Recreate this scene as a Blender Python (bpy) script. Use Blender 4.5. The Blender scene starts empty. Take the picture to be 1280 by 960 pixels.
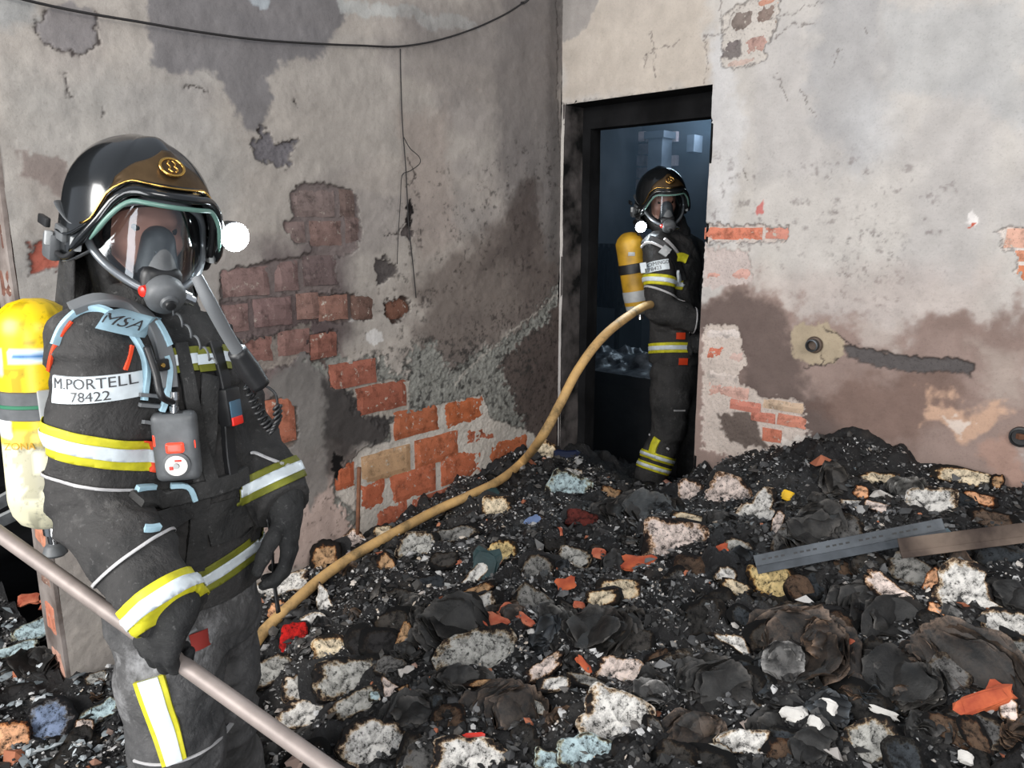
import bpy, bmesh, math, random
import numpy as np
from mathutils import Vector, Matrix
from mathutils.bvhtree import BVHTree
R = math.radians
random.seed(7); rng = np.random.default_rng(7)
C = bpy.context.scene.collection

# ------------------------------------------------------------ camera, world, lights, exposure
CAMZ = 1.6; PITCH = R(11.95); FPX = 940.0
cam_d = bpy.data.cameras.new('camera'); cam = bpy.data.objects.new('camera', cam_d); C.objects.link(cam)
cam.location = (0, 0, CAMZ); cam.rotation_euler = (math.pi/2 - PITCH, 0, 0)
cam_d.sensor_width = 36; cam_d.lens = 36*FPX/1280; cam_d.clip_start = 0.05
bpy.context.scene.camera = cam

wd = bpy.data.worlds.new('sky'); bpy.context.scene.world = wd; wd.use_nodes = True
wd.node_tree.nodes['Background'].inputs[0].default_value = (0.80, 0.88, 1.0, 1)
wd.node_tree.nodes['Background'].inputs[1].default_value = 0.42

def area(name, loc, target, size, power, col, size_y=None):
    l = bpy.data.lights.new(name, 'AREA'); l.energy = power; l.size = size; l.color = col
    if size_y: l.shape = 'RECTANGLE'; l.size_y = size_y
    o = bpy.data.objects.new(name, l); C.objects.link(o); o.location = loc
    o.rotation_euler = (Vector(target) - Vector(loc)).to_track_quat('-Z', 'Y').to_euler()
    return o
# daylight as if through an assumed, unseen wide opening behind the photographer
area('assumed_opening_light', (-2.9, -.7, 2.5), (0.2, 3.0, .8), 2.2, 190, (1.0, 0.985, 0.96), 1.8)
area('added_daylight_fill', (1.9, -1.6, 2.9), (0.9, 3.2, 1.2), 1.6, 80, (1.0, 0.97, 0.93), 1.4)  # second daylight fill added from the right rear, its source unseen

# narrow light added behind the photographer so the visor mirrors a white strip
area('added_visor_light', (-0.615, -0.733, 0.958), (-0.688, 1.381, 1.564), .55, 34, (.96, .98, 1.0), 2.4)
area('inner_fill_light', (1.6, 6.6, 2.6), (-.2, 6.8, 1.6), .7, 17, (.60, .80, 1.0))       # added cool fill for the inner room, standing in for an unseen opening
sc = bpy.context.scene
sc.view_settings.view_transform = 'Standard'; sc.view_settings.look = 'None'
sc.view_settings.exposure = 0.14; sc.view_settings.gamma = 1; sc.view_settings.use_curve_mapping = False
sc.cycles.max_bounces = 6; sc.cycles.transparent_max_bounces = 12

# ------------------------------------------------------------ pixel <-> room geometry helpers
cp_, sp_ = math.cos(PITCH), math.sin(PITCH)
def ray(px, py):
    x = (px-640)/FPX; u = (480-py)/FPX
    return np.array([x, cp_ + u*sp_, u*cp_ - sp_])          # world direction
EYE = np.array([0, 0, CAMZ])
def W(px, py, Y):
    d = ray(px, py); return EYE + d*(Y/d[1])
def pxm(Y): return FPX/Y
CORNER = np.array([0.2553, 4.09]); AL = R(42.5)
dL = np.array([-math.sin(AL), -math.cos(AL)]); dR = np.array([math.cos(AL), -math.sin(AL)])
def ab(p): q = np.asarray(p)[..., :2] - CORNER; return q@dL, q@dR
def from_ab(a, b, z=0.0): q = CORNER + a*dL + b*dR; return np.array([q[0], q[1], z])
def on_left(px, py):                                        # -> (a, z) on the left wall
    d = ray(px, py); t = (CORNER@dR)/(d[:2]@dR); p = EYE + d*t
    return np.array([(p[:2]-CORNER)@dL, p[2]])
def on_right(px, py):
    d = ray(px, py); t = (CORNER@dL)/(d[:2]@dL); p = EYE + d*t
    return np.array([(p[:2]-CORNER)@dR, p[2]])

# ------------------------------------------------------------ numpy noise
def _hash(ix, iy, iz, seed):
    h = (ix.astype(np.int64)*374761393 + iy.astype(np.int64)*668265263 + iz.astype(np.int64)*2147483647 + seed*974634777) & 0xffffffff
    h = ((h ^ (h >> 13))*1274126177) & 0xffffffff
    h = ((h ^ (h >> 16))*2246822519) & 0xffffffff
    return ((h ^ (h >> 15)) & 0xffffff)/float(0xffffff)
def vnoise(p, seed=0):
    p = np.asarray(p, float)
    if p.shape[-1] == 2: p = np.concatenate([p, np.zeros(p.shape[:-1]+(1,))], -1)
    i = np.floor(p).astype(np.int64); f = p - i; f = f*f*f*(f*(f*6-15)+10)
    r = 0
    for dx in (0, 1):
        for dy in (0, 1):
            for dz in (0, 1):
                w = (f[..., 0] if dx else 1-f[..., 0])*(f[..., 1] if dy else 1-f[..., 1])*(f[..., 2] if dz else 1-f[..., 2])
                r = r + w*_hash(i[..., 0]+dx, i[..., 1]+dy, i[..., 2]+dz, seed)
    return r
def fbm(p, octv=4, seed=0, gain=0.5):
    s = 0; a = 1; n = 0; p = np.asarray(p, float)
    for k in range(octv):
        s = s + a*vnoise(p*(2**k)+k*17.3, seed+k); n += a; a *= gain
    return s/n                                               # 0..1
def smooth(a, b, x): t = np.clip((x-a)/(b-a), 0, 1); return t*t*(3-2*t)

# ------------------------------------------------------------ object helpers
def mesh_obj(name, verts, faces, mat=None, parent=None, smooth_=True, loc=None):
    me = bpy.data.meshes.new(name)
    me.from_pydata([tuple(v) for v in np.asarray(verts, float).tolist()] if not isinstance(verts, list) else verts, [],
                   faces.tolist() if isinstance(faces, np.ndarray) else faces)
    if smooth_: me.shade_smooth()
    o = bpy.data.objects.new(name, me); C.objects.link(o)
    if mat:
        for m in (mat if isinstance(mat, (list, tuple)) else [mat]): me.materials.append(m)
    if parent: o.parent = parent
    return o
def recenter(o, p=None):
    """move the origin of a top-level mesh to its base"""
    me = o.data; n = len(me.vertices); co = np.empty(n*3); me.vertices.foreach_get('co', co); co = co.reshape(-1, 3)
    if p is None: p = np.array([co[:, 0].mean(), co[:, 1].mean(), co[:, 2].min()])
    co -= p; me.vertices.foreach_set('co', co.ravel()); me.update(); o.location = p
    return o
def empty(name, loc, label=None, cat=None, group=None):
    o = bpy.data.objects.new(name, None); C.objects.link(o); o.location = loc; o.empty_display_size = .1
    tag(o, label, cat, group); return o
def tag(o, label=None, cat=None, group=None, kind=None):
    if label: o['label'] = label
    if cat: o['category'] = cat
    if group: o['group'] = group
    if kind: o['kind'] = kind
    return o
def adopt(child, root):
    """child built in world coordinates, root is an empty without rotation"""
    child.parent = root
    child.matrix_parent_inverse = Matrix.Translation(-root.location)
    return child
def set_col(o, name, cols):
    me = o.data; at = me.color_attributes.new(name, 'FLOAT_COLOR', 'POINT')
    c = np.ones((len(me.vertices), 4)); cols = np.asarray(cols)
    c[:, :cols.shape[1]] = cols
    at.data.foreach_set('color', c.ravel())
def set_float(o, name, v):
    at = o.data.attributes.new(name, 'FLOAT', 'POINT'); at.data.foreach_set('value', np.asarray(v, float))
def srgb(r, g, b):
    f = lambda c: (c/255/12.92) if c/255 <= .04045 else ((c/255+.055)/1.055)**2.4
    return np.array([f(r), f(g), f(b)])

# ------------------------------------------------------------ materials
def new_mat(name):
    m = bpy.data.materials.new(name); m.use_nodes = True
    nt = m.node_tree; return m, nt, nt.nodes['Principled BSDF']
def N(nt, t, **kw):
    n = nt.nodes.new(t)
    for k, v in kw.items():
        if k.startswith('i_'):
            key = k[2:]; key = int(key) if key.isdigit() else key
            n.inputs[key].default_value = v
        else: setattr(n, k, v)
    return n
def ramp(nt, stops, interp='LINEAR'):
    r = nt.nodes.new('ShaderNodeValToRGB'); cr = r.color_ramp; cr.interpolation = interp
    while len(cr.elements) < len(stops): cr.elements.new(.5)
    for e, (p, c) in zip(cr.elements, stops):
        e.position = p; e.color = (c, c, c, 1) if np.isscalar(c) else (*c, 1)
    return r
def noise_node(nt, scale, detail=4, rough=.55, obj=True):
    tc = nt.nodes.new('ShaderNodeTexCoord'); n = N(nt, 'ShaderNodeTexNoise'); n.inputs['Scale'].default_value = scale
    n.inputs['Detail'].default_value = detail; n.inputs['Roughness'].default_value = rough
    nt.links.new(tc.outputs['Object' if obj else 'Generated'], n.inputs['Vector']); return n
def mixc(nt, fac, a, b, mode='MIX'):
    m = nt.nodes.new('ShaderNodeMix'); m.data_type = 'RGBA'; m.blend_type = mode
    for s, v in ((0, fac), (6, a), (7, b)):
        if hasattr(v, 'is_output'): nt.links.new(v, m.inputs[s])
        elif s == 0: m.inputs[0].default_value = v
        else: m.inputs[s].default_value = (*v, 1) if len(v) == 3 else v
    return m.outputs[2]
def bump(nt, bsdf, h, strength=.4, dist=.004):
    b = nt.nodes.new('ShaderNodeBump'); b.inputs['Strength'].default_value = strength; b.inputs['Distance'].default_value = dist
    nt.links.new(h, b.inputs['Height']); nt.links.new(b.outputs[0], bsdf.inputs['Normal'])
def simple(name, col, rough=.6, metal=0, noise=0.0, nscale=20, bmp=0.0, bscale=60, col2=None, emit=None, spec=None, coat=0):
    m, nt, b = new_mat(name)
    b.inputs['Base Color'].default_value = (*col, 1); b.inputs['Roughness'].default_value = rough; b.inputs['Metallic'].default_value = metal
    if spec is not None: b.inputs['Specular IOR Level'].default_value = spec
    if coat: b.inputs['Coat Weight'].default_value = coat; b.inputs['Coat Roughness'].default_value = .08
    if noise or col2 is not None:
        n = noise_node(nt, nscale); r = ramp(nt, [(.35, 0.), (.65, 1.)]); nt.links.new(n.outputs[0], r.inputs[0])
        c2 = col2 if col2 is not None else np.clip(np.array(col)*(1-noise), 0, 1)
        nt.links.new(mixc(nt, r.outputs[0], tuple(c2), tuple(col)), b.inputs['Base Color'])
    if bmp: n2 = noise_node(nt, bscale); bump(nt, b, n2.outputs[0], bmp)
    if emit: b.inputs['Emission Color'].default_value = (*emit[:3], 1); b.inputs['Emission Strength'].default_value = emit[3]
    return m
def wall_mat():
    m, nt, b = new_mat('plaster_wall')
    a = N(nt, 'ShaderNodeAttribute', attribute_name='paint')
    n1 = noise_node(nt, 9, 6, .65); r1 = ramp(nt, [(.3, .86), (.7, 1.1)]); nt.links.new(n1.outputs[0], r1.inputs[0])
    n2 = noise_node(nt, 130, 4, .7); r2 = ramp(nt, [(.36, .55), (.45, 1.0), (.62, 1.0), (.72, 1.12)]); nt.links.new(n2.outputs[0], r2.inputs[0])
    rg = N(nt, 'ShaderNodeAttribute', attribute_name='rough')
    c = mixc(nt, 1.0, a.outputs['Color'], r1.outputs[0], 'MULTIPLY')
    f = N(nt, 'ShaderNodeMath', operation='MULTIPLY_ADD'); nt.links.new(rg.outputs['Fac'], f.inputs[0]); f.inputs[1].default_value = .75; f.inputs[2].default_value = .25
    c = mixc(nt, f.outputs[0], c, mixc(nt, 1.0, c, r2.outputs[0], 'MULTIPLY'))
    nt.links.new(c, b.inputs['Base Color']); b.inputs['Roughness'].default_value = .92; b.inputs['Specular IOR Level'].default_value = .2
    n3 = noise_node(nt, 60, 8, .7); bump(nt, b, n3.outputs[0], .35, .006)
    return m
M = {}
M['wall'] = wall_mat()
# ------------------------------------------------------------ what lies where on the heap (read off the photograph)
BK = [  # px, py, w, h, rot, tilt, colour, kind, burn, thickness, label
 (407, 697, 38, 44, 12, 55, 'T', 'block', .16, .03, 'tan scorched book leaning on the wall just right of the gloved hand'),
 (441, 678, 32, 28, -20, 40, 'P', 'block', .0, .02, 'pale round-cornered page block by the wall behind the hose'),
 (470, 650, 20, 26, 8, 60, 'C', 'block', .06, .02, 'small cream book upright at the foot of the rusty rod'),
 (478, 664, 24, 14, -10, 35, 'C', 'block', .04, .02, 'small cream book lying in front of the upright one beside the hose'),
 (352, 732, 66, 24, -8, 40, 'W', 'block', -.05, .02, 'broad white page block under the dangling black strap'),
 (405, 752, 26, 48, -10, 45, 'W', 'tri', -.05, .008, 'white torn triangular page standing below the hose'),
 (391, 780, 32, 28, 15, 45, 'W', 'block', -.06, .02, 'white page block right behind the red book'),
 (368, 798, 32, 38, 6, 50, 'R', 'block', -.10, .02, 'bright red book cover near the hose'),
 (413, 811, 44, 34, -6, 45, 'C', 'block', .06, .03, 'cream book with scorched brown rim beside the red one'),
 (347, 762, 22, 22, 0, 40, 'N', 'block', .02, .02, 'pinkish paper lump against the hose under the black strap'),
 (312, 797, 16, 38, 5, 60, 'N', 'block', .1, .02, 'orange-edged upright book between the hose and the dark trousers'),
 (342, 838, 66, 32, -10, 40, 'g', 'block', .02, .03, 'ash-grey book beside the lower bend of the hose'),
 (437, 846, 90, 46, -4, 38, 'g', 'block', .05, .03, 'large ash-grey book below the scorched cream one'),
 (374, 860, 38, 36, 12, 42, 'W', 'block', .0, .03, 'white and grey book left of the large ash-grey one'),
 (384, 893, 64, 36, 16, 40, 'W', 'block', .02, .04, 'white speckled book, lowest of the four by the hose bend'),
 (444, 880, 62, 28, -18, 36, 'g', 'block', .04, .03, 'white-grey book with a teal corner below the large grey one'),
 (468, 869, 14, 12, 0, 30, 'A', 'block', -.1, .01, 'scrap of teal paper at the end of the white-grey book'),
 (467, 930, 82, 60, 20, 45, 'W', 'block', -.02, .04, 'large bright white book near the bottom edge right of the pole'),
 (487, 860, 22, 30, -30, 50, 'P', 'tri', .0, .008, 'white pointed torn page above the dark leaf bundle'),
 (505, 862, 22, 18, 40, 40, 'T', 'tri', .1, .006, 'small brown torn page beside the white pointed one'),
 (603, 820, 106, 64, -14, 42, 'g', 'block', -.03, .04, 'largest oval grey-white book, middle of the heap'),
 (592, 722, 54, 18, -48, 50, 'W', 'block', .03, .02, 'white upper leaf block of the three stacked by the teal cover'),
 (592, 742, 56, 16, -28, 45, 'T', 'block', .04, .02, 'tan middle leaf block of the three stacked by the teal cover'),
 (588, 758, 58, 24, -20, 42, 'W', 'block', .03, .02, 'white lowest leaf block of the three stacked by the teal cover'),
 (672, 713, 44, 38, 10, 45, 'G', 'block', .0, .03, 'round grey burnt book right of the three stacked blocks'),
 (667, 754, 54, 38, 28, 40, 'G', 'block', .0, .03, 'grey burnt book with a curled spine below the round grey one'),
 (627, 692, 38, 32, -4, 60, 'Y', 'block', .06, .03, 'yellowed block with a scorched orange top edge'),
 (622, 640, 40, 40, 4, 68, 'C', 'sqr', .05, .02, 'upright square book with a burnt hole through its pages'),
 (483, 705, 22, 30, -25, 50, 'T', 'block', .08, .02, 'small tan book in black char below the hose'),
 (523, 681, 54, 34, 12, 35, 'g', 'block', .04, .02, 'crumpled grey-white book just below the hose'),
 (570, 667, 60, 18, -14, 30, 'G', 'block', .08, .02, 'flat grey book with curled leaves below the hose'),
 (499, 748, 36, 26, 15, 40, 'D', 'block', .0, .02, 'dark grey book with a pale strip and red paper under it'),
 (547, 766, 26, 16, 20, 40, 'W', 'block', .0, .01, 'small white curled scrap left of the three stacked blocks'),
 (505, 795, 14, 34, 22, 60, 'T', 'block', .02, .01, 'narrow tan strip of pages standing in black char'),
 (680, 834, 54, 20, -32, 35, 'P', 'block', .06, .01, 'curled pinkish leaf block right of the largest oval book'),
 (692, 855, 46, 18, -8, 35, 'W', 'block', .05, .02, 'white wedge of pages pointing left near two orange slivers'),
 (612, 854, 64, 10, 4, 35, 'T', 'block', .08, .01, 'thin flat tan leaf bundle in front of the largest oval book'),
 (588, 946, 88, 48, 2, 45, 'W', 'block', -.02, .04, 'broad white book at the bottom edge under a red chip'),
 (690, 952, 44, 26, 10, 35, 'A', 'block', -.02, .02, 'pale teal scraps of pages at the bottom edge'),
 (681, 567, 32, 34, 25, 65, 'C', 'block', .1, .03, 'cream scorched book leaning in the corner by the hose'),
 (710, 612, 54, 44, 20, 48, 'A', 'sqr', -.04, .02, 'pale blue-grey pages before the doorway'),
 (716, 592, 24, 14, 20, 40, 'W', 'block', -.03, .01, 'small white torn page above the blue-grey pages'),
 (727, 649, 42, 22, 14, 40, 'M', 'block', -.1, .02, 'dark red-brown book below the blue-grey pages'),
 (764, 616, 28, 15, 8, 40, 'T', 'block', .04, .02, 'small tan lump at the threshold of the doorway'),
 (864, 615, 34, 34, 0, 60, 'P', 'block', -.02, .03, 'small rounded pinkish-white block right of the doorway boots'),
 (910, 619, 56, 46, 32, 62, 'P', 'block', -.06, .03, 'large rounded pinkish-white block against the right wall'),
 (949, 640, 66, 62, 0, 60, 'W', 'fork', -.08, .02, 'white forked remains of a book with black speckles'),
 (972, 655, 14, 34, 8, 60, 'P', 'block', .06, .01, 'narrow white leaf right of the forked remains'),
 (847, 678, 80, 54, 2, 62, 'P', 'sqr', -.02, .05, 'big square pinkish-white book with a scorched right side'),
 (862, 648, 46, 12, 10, 40, 'C', 'block', .05, .02, 'thin cream book behind the big square one'),
 (776, 738, 64, 28, -2, 48, 'C', 'sqr', .07, .03, 'cream toast-like book with scorched ends lying on another'),
 (752, 748, 42, 24, -14, 42, 'C', 'block', .03, .02, 'cream book underneath the toast-like one'),
 (719, 695, 46, 24, 12, 42, 'g', 'block', .04, .04, 'oval grey-cream book with thick black sides'),
 (708, 760, 30, 14, 30, 30, 'D', 'block', .1, .02, 'black flat book between the grey burnt ones'),
 (1099, 600, 44, 22, -14, 45, 'C', 'block', .06, .02, 'cream book with orange scorched rim, top of the right pile'),
 (1066, 630, 34, 12, -8, 35, 'W', 'block', .0, .01, 'thin white leaf block under the cream book at right'),
 (1097, 634, 40, 12, 4, 35, 'P', 'block', .04, .01, 'thin pinkish leaf block beside the white one at right'),
 (1077, 614, 20, 15, 20, 45, 'N', 'block', .05, .02, 'small orange-tipped book left of the cream one at right'),
 (1164, 629, 58, 40, -4, 50, 'W', 'sqr', -.08, .03, 'white four-cornered block above the metal angle'),
 (1205, 596, 78, 22, 2, 55, 'C', 'block', .05, .04, 'long cream book in a black cover against the right wall'),
 (1224, 622, 42, 16, 18, 40, 'N', 'block', .13, .02, 'brown-orange scorched book under the long cream one'),
 (1246, 604, 14, 22, 10, 50, 'T', 'block', .15, .02, 'small brown book end beside the long cream one'),
 (966, 727, 62, 44, 5, 55, 'Y', 'block', .08, .04, 'scorched book glowing cream inside a rust-brown rim'),
 (908, 718, 26, 20, 0, 45, 'W', 'block', .0, .02, 'small white block left of the rust-brown rimmed book'),
 (920, 734, 40, 16, 22, 35, 'C', 'block', .04, .02, 'flat cream book below the small white block'),
 (925, 686, 40, 22, 20, 40, 'g', 'block', .06, .02, 'grey torn page bundle left of the metal angle tip'),
 (1118, 744, 88, 26, 32, 45, 'P', 'block', -.02, .04, 'long white book slanting down right below the metal angle'),
 (1140, 712, 50, 34, 20, 45, 'G', 'block', .02, .03, 'crumpled grey ash-covered book under the metal angle'),
 (1166, 728, 18, 40, 12, 60, 'N', 'block', .03, .01, 'upright peach-coloured leaf between two white books'),
 (1170, 760, 22, 14, 15, 40, 'N', 'block', .02, .01, 'small peach scrap under the upright peach leaf'),
 (1214, 744, 84, 76, 15, 58, 'W', 'ell', -.03, .06, 'largest white book at the right edge with a bite burnt out'),
 (1258, 778, 60, 32, -12, 50, 'W', 'block', .0, .04, 'white book below the bitten one at the right edge'),
 (1264, 822, 60, 58, 10, 50, 'g', 'block', .02, .05, 'grey-white thick book, lowest of the three at the right edge'),
 (1262, 888, 20, 26, -10, 50, 'P', 'block', .0, .02, 'small pinkish-white lump beside the orange brick piece'),
 (1088, 928, 50, 74, 35, 50, 'g', 'block', .04, .04, 'long white and black burnt book at the bottom right'),
 (921, 806, 70, 22, 26, 45, 'W', 'tri', .0, .01, 'white three-cornered page above the dark bundle'),
 (773, 839, 56, 34, 4, 50, 'P', 'block', -.05, .03, 'round white and pink block alone in black char'),
 (772, 901, 92, 68, 14, 45, 'W', 'block', -.03, .05, 'large oval white book with a rust-orange left end'),
 (737, 943, 84, 44, 0, 45, 'A', 'block', .0, .04, 'white book with pale blue print at the bottom edge'),
 (936, 934, 66, 60, 25, 50, 'W', 'fork', -.05, .05, 'bright white ragged book at the bottom, right of centre'),
 (900, 942, 30, 24, 0, 40, 'g', 'block', .0, .02, 'small grey crumpled lump left of the bright ragged book'),
 (44, 786, 52, 22, -10, 42, 'A', 'block', -.05, .02, 'pale blue-white book far left behind the pole'),
 (18, 813, 48, 15, 0, 40, 'A', 'block', -.02, .02, 'flat pale book at the left edge behind the pole'),
 (75, 813, 20, 26, 12, 50, 'W', 'block', .0, .02, 'small white scrap right of the pale blue-white book'),
 (125, 890, 48, 24, -16, 42, 'A', 'block', .0, .02, 'white and teal book beside the ash-grey trousers'),
 (106, 907, 22, 18, 10, 42, 'P', 'block', .0, .02, 'small pinkish block left of the white and teal book'),
 (16, 925, 44, 46, 10, 50, 'N', 'block', .02, .04, 'peach-coloured speckled lump in the lower left corner'),
 (62, 905, 60, 60, 20, 35, 'b', 'block', .12, .04, 'blue-black charred book in the lower left'),
 (120, 848, 28, 16, 0, 40, 'g', 'block', .0, .02, 'small grey book behind the ash-grey trousers'),
 (555, 700, 40, 22, 12, 30, 'D', 'block', .1, .03, 'black book left of the three stacked blocks'),
 (797, 806, 44, 40, 0, 40, 'D', 'block', .0, .03, 'charcoal-grey fibrous block above the round white and pink one'),
 (1240, 650, 60, 26, 10, 30, 'B', 'block', .1, .03, 'brown flat book under the rusty beam end'),
 (660, 880, 66, 18, 22, 30, 'g', 'block', .1, .02, 'long grey leaf block with rust streaks right of the brown bundle'),
 (735, 852, 50, 14, 18, 30, 'G', 'block', .06, .02, 'grey strip of pages under the round white and pink block'),
]
FANS = [
 (512, 893, 92, 52, -12, 25, 'D', 'dark grey fan of leaves right of the teal scrap'),
 (628, 890, 120, 76, 28, 25, 'B', 'brown and grey leaf bundle below the largest oval book'),
 (1000, 808, 150, 100, 32, 35, 'B', 'large brown charred folio with fanned leaves'),
 (1098, 772, 130, 90, 30, 30, 'D', 'black charred folio right of the brown one'),
 (1216, 845, 110, 130, -58, 40, 'B', 'sweep of curved brown leaves beside the orange brick piece'),
 (885, 862, 100, 84, 30, 35, 'D', 'dark folded leaf bundle right of the oval white book'),
 (862, 915, 70, 76, 60, 35, 'B', 'brown charred bundle left of the bright ragged book'),
 (560, 800, 90, 80, -60, 35, 'D', 'black upright leaf bundle left of the largest oval book'),
 (1120, 850, 120, 70, 10, 25, 'D', 'black leaf bundle scattered with white crumbs at right'),
 (1010, 675, 90, 50, -70, 30, 'D', 'black leaf bundle behind the metal angle tip'),
 (690, 770, 70, 30, 25, 25, 'G', 'curled grey leaves beside the burnt grey book'),
 (630, 770, 50, 40, 40, 35, 'B', 'small brown leaf bundle above the largest oval book'),
 (1130, 615, 60, 40, 10, 35, 'G', 'grey curled leaves between the cream and white books'),
 (790, 640, 110, 50, 5, 12, 'D', 'flat black leaf bundle in front of the doorway'),
 (740, 790, 110, 60, 10, 15, 'D', 'flat black leaf bundle above the orange sliver'),
 (560, 850, 80, 34, 10, 20, 'D', 'flat black leaves under the largest oval book'),
 (40, 830, 80, 40, 10, 20, 'D', 'black leaf bundle far left behind the pole'),
]

ANCH = [(407, 697, 'tan scorched book under the glove'), (353, 733, 'broad white block by the strap'), (368, 798, 'bright red book'), (413, 811, 'cream book beside the red one'), (342, 838, 'ash-grey book at the hose bend'),
 (437, 846, 'large ash-grey book'), (384, 893, 'white speckled book by the hose bend'), (467, 930, 'large bright white book'), (603, 820, 'largest oval grey-white book'), (590, 740, 'three stacked leaf blocks'), (672, 713, 'round grey burnt book'),
 (667, 754, 'grey book with a curled spine'), (627, 692, 'yellowed block'), (622, 640, 'upright square book'), (523, 681, 'crumpled grey-white book'), (570, 667, 'flat grey book below the hose'), (588, 946, 'broad white book with the red chip'),
 (681, 567, 'cream book in the corner'), (710, 612, 'pale blue-grey pages'), (727, 649, 'dark red-brown book'), (864, 615, 'small rounded pinkish block'), (910, 619, 'large rounded pinkish block'), (949, 640, 'white forked remains'), (847, 678, 'big square pinkish-white book'),
 (776, 738, 'cream toast-like book'), (719, 695, 'oval grey-cream book'), (1099, 600, 'cream book on the right pile'), (1164, 629, 'white four-cornered block'), (1205, 596, 'long cream book'), (966, 727, 'rust-rimmed glowing book'), (1060, 690, 'slotted steel angle'),
 (1118, 744, 'long slanting white book'), (1214, 744, 'bitten white book'), (1258, 778, 'white book below the bitten one'), (1088, 928, 'long white and black book'), (921, 806, 'white three-cornered page'), (773, 839, 'round white and pink block'), (772, 901, 'large oval white book'),
 (936, 934, 'bright ragged book'), (1232, 876, 'long orange brick piece'), (1000, 808, 'brown charred folio'), (1098, 772, 'black charred folio'), (44, 786, 'pale blue-white book'), (125, 890, 'white and teal book'), (62, 905, 'blue-black charred book'), (885, 862, 'dark folded leaf bundle')]
# ------------------------------------------------------------ walls
def poly_sd(P, poly):
    """signed distance (negative inside) of points P (n,2) to polygon"""
    poly = np.asarray(poly, float); n = len(poly); d = np.full(len(P), 1e9); s = np.ones(len(P))
    for i in range(n):
        a = poly[i]; b = poly[(i+1) % n]; e = b-a; w = P-a
        t = np.clip((w@e)/max(e@e, 1e-12), 0, 1); q = w - t[:, None]*e
        d = np.minimum(d, (q*q).sum(1))
        c1 = P[:, 1] >= a[1]; c2 = P[:, 1] < b[1]; c3 = e[0]*w[:, 1] > e[1]*w[:, 0]
        flip = (c1 & c2 & c3) | (~c1 & ~c2 & ~c3); s = np.where(flip, -s, s)
    return np.sqrt(d)*s
def line_d(P, pl):
    d = np.full(len(P), 1e9)
    for a, b in zip(pl[:-1], pl[1:]):
        a = np.asarray(a, float); e = np.asarray(b, float)-a; w = P-a
        t = np.clip((w@e)/max(e@e, 1e-12), 0, 1); q = w - t[:, None]*e; d = np.minimum(d, (q*q).sum(1))
    return np.sqrt(d)
class WallPaint:
    def __init__(s, P, conv, seed):
        s.P = P; s.conv = conv; s.seed = seed
        s.warp = np.stack([fbm(P*9, 5, seed, .55)-.5, fbm(P*9+9, 5, seed+5, .55)-.5], 1)*1.25
        s.fine = np.stack([fbm(P*55, 3, seed+8)-.5, fbm(P*55+9, 3, seed+9)-.5], 1)
        s.col = np.zeros((len(P), 3)); s.dep = np.zeros(len(P)); s.rough = np.zeros(len(P))
    def cv(s, poly): return np.array([s.conv(*p) for p in poly])
    def mask(s, poly, soft=.006, wob=.05, fine=.03):
        return 1-smooth(-soft, soft, poly_sd(s.P + s.warp*wob + s.fine*fine, s.cv(poly)))
    def blend(s, m, col, amt=1.0): s.col = s.col*(1-m[:, None]*amt) + np.asarray(col)*m[:, None]*amt
    def stain(s, poly, col, amt=1.0, soft=.03, wob=.10, fine=.03): m = s.mask(poly, soft, wob, fine); s.blend(m, col, amt); return m
    def hole(s, poly, col, depth=.011, wob=.045, fine=.04, rough=.6, rim=True):
        sd = poly_sd(s.P + s.warp*wob + s.fine*fine, s.cv(poly))
        m = 1-smooth(-.005, .002, sd)
        s.blend(m, col); s.dep = np.maximum(s.dep, m*depth); s.rough = np.where(m > .5, rough, s.rough)
        if rim: s.blend(np.exp(-((sd+.0005)/.004)**2)*.6, srgb(50, 44, 42))
        return m
    def crack(s, pl, w=.003, col=(60, 52, 50), amt=.9, dep=.003):
        d = line_d(s.P + s.fine*.03 + s.warp*.02, s.cv(pl)); m = np.exp(-(d/w)**2); s.blend(m, srgb(*col), amt); s.dep = np.maximum(s.dep, m*dep)
    def specks(s, poly, col, scale, thr, soft=.1, amt=.9, seed=3):
        m = s.mask(poly, soft, .1, .0)*smooth(thr-.06, thr+.16, fbm(s.P*scale*1.3, 4, s.seed+seed, .7)); s.blend(m, col, amt); return m

def build_wall(name, axis, other, conv, s0, s1, z0, z1, step, painter, door=None):
    ns = int(round((s1-s0)/step))+1; nz = int(round((z1-z0)/step))+1
    S, Z = np.meshgrid(np.linspace(s0, s1, ns), np.linspace(z0, z1, nz)); P = np.stack([S.ravel(), Z.ravel()], 1)
    wp = WallPaint(P, conv, 11 if axis is dL else 47); painter(wp)
    relief = (fbm(P*2.2, 3, 3)-.5)*.022 + (fbm(P*22, 3, 9)-.5)*.005
    relief = relief - wp.dep + (fbm(P*90, 2, 77)-.5)*.007*wp.rough
    # jamb and wall-end edges stay put
    XY = CORNER + P[:, :1]*axis + relief[:, None]*other
    V = np.concatenate([XY, P[:, 1:]], 1)
    idx = np.arange(ns*nz).reshape(nz, ns)
    F = np.stack([idx[:-1, :-1], idx[:-1, 1:], idx[1:, 1:], idx[1:, :-1]], -1).reshape(-1, 4)
    if door is not None:
        c = P[F].mean(1); keep = ~((c[:, 0] > door[0]) & (c[:, 0] < door[1]) & (c[:, 1] < door[2]))
        F = F[keep]
    if axis is dL: F = F[:, ::-1]
    used = np.unique(F); rem = np.full(len(V), -1); rem[used] = np.arange(len(used))
    o = mesh_obj(name, V[used], rem[F], M['wall'])
    set_col(o, 'paint', wp.col[used]); set_float(o, 'rough', wp.rough[used]); tag(o, kind='structure')
    return o

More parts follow.
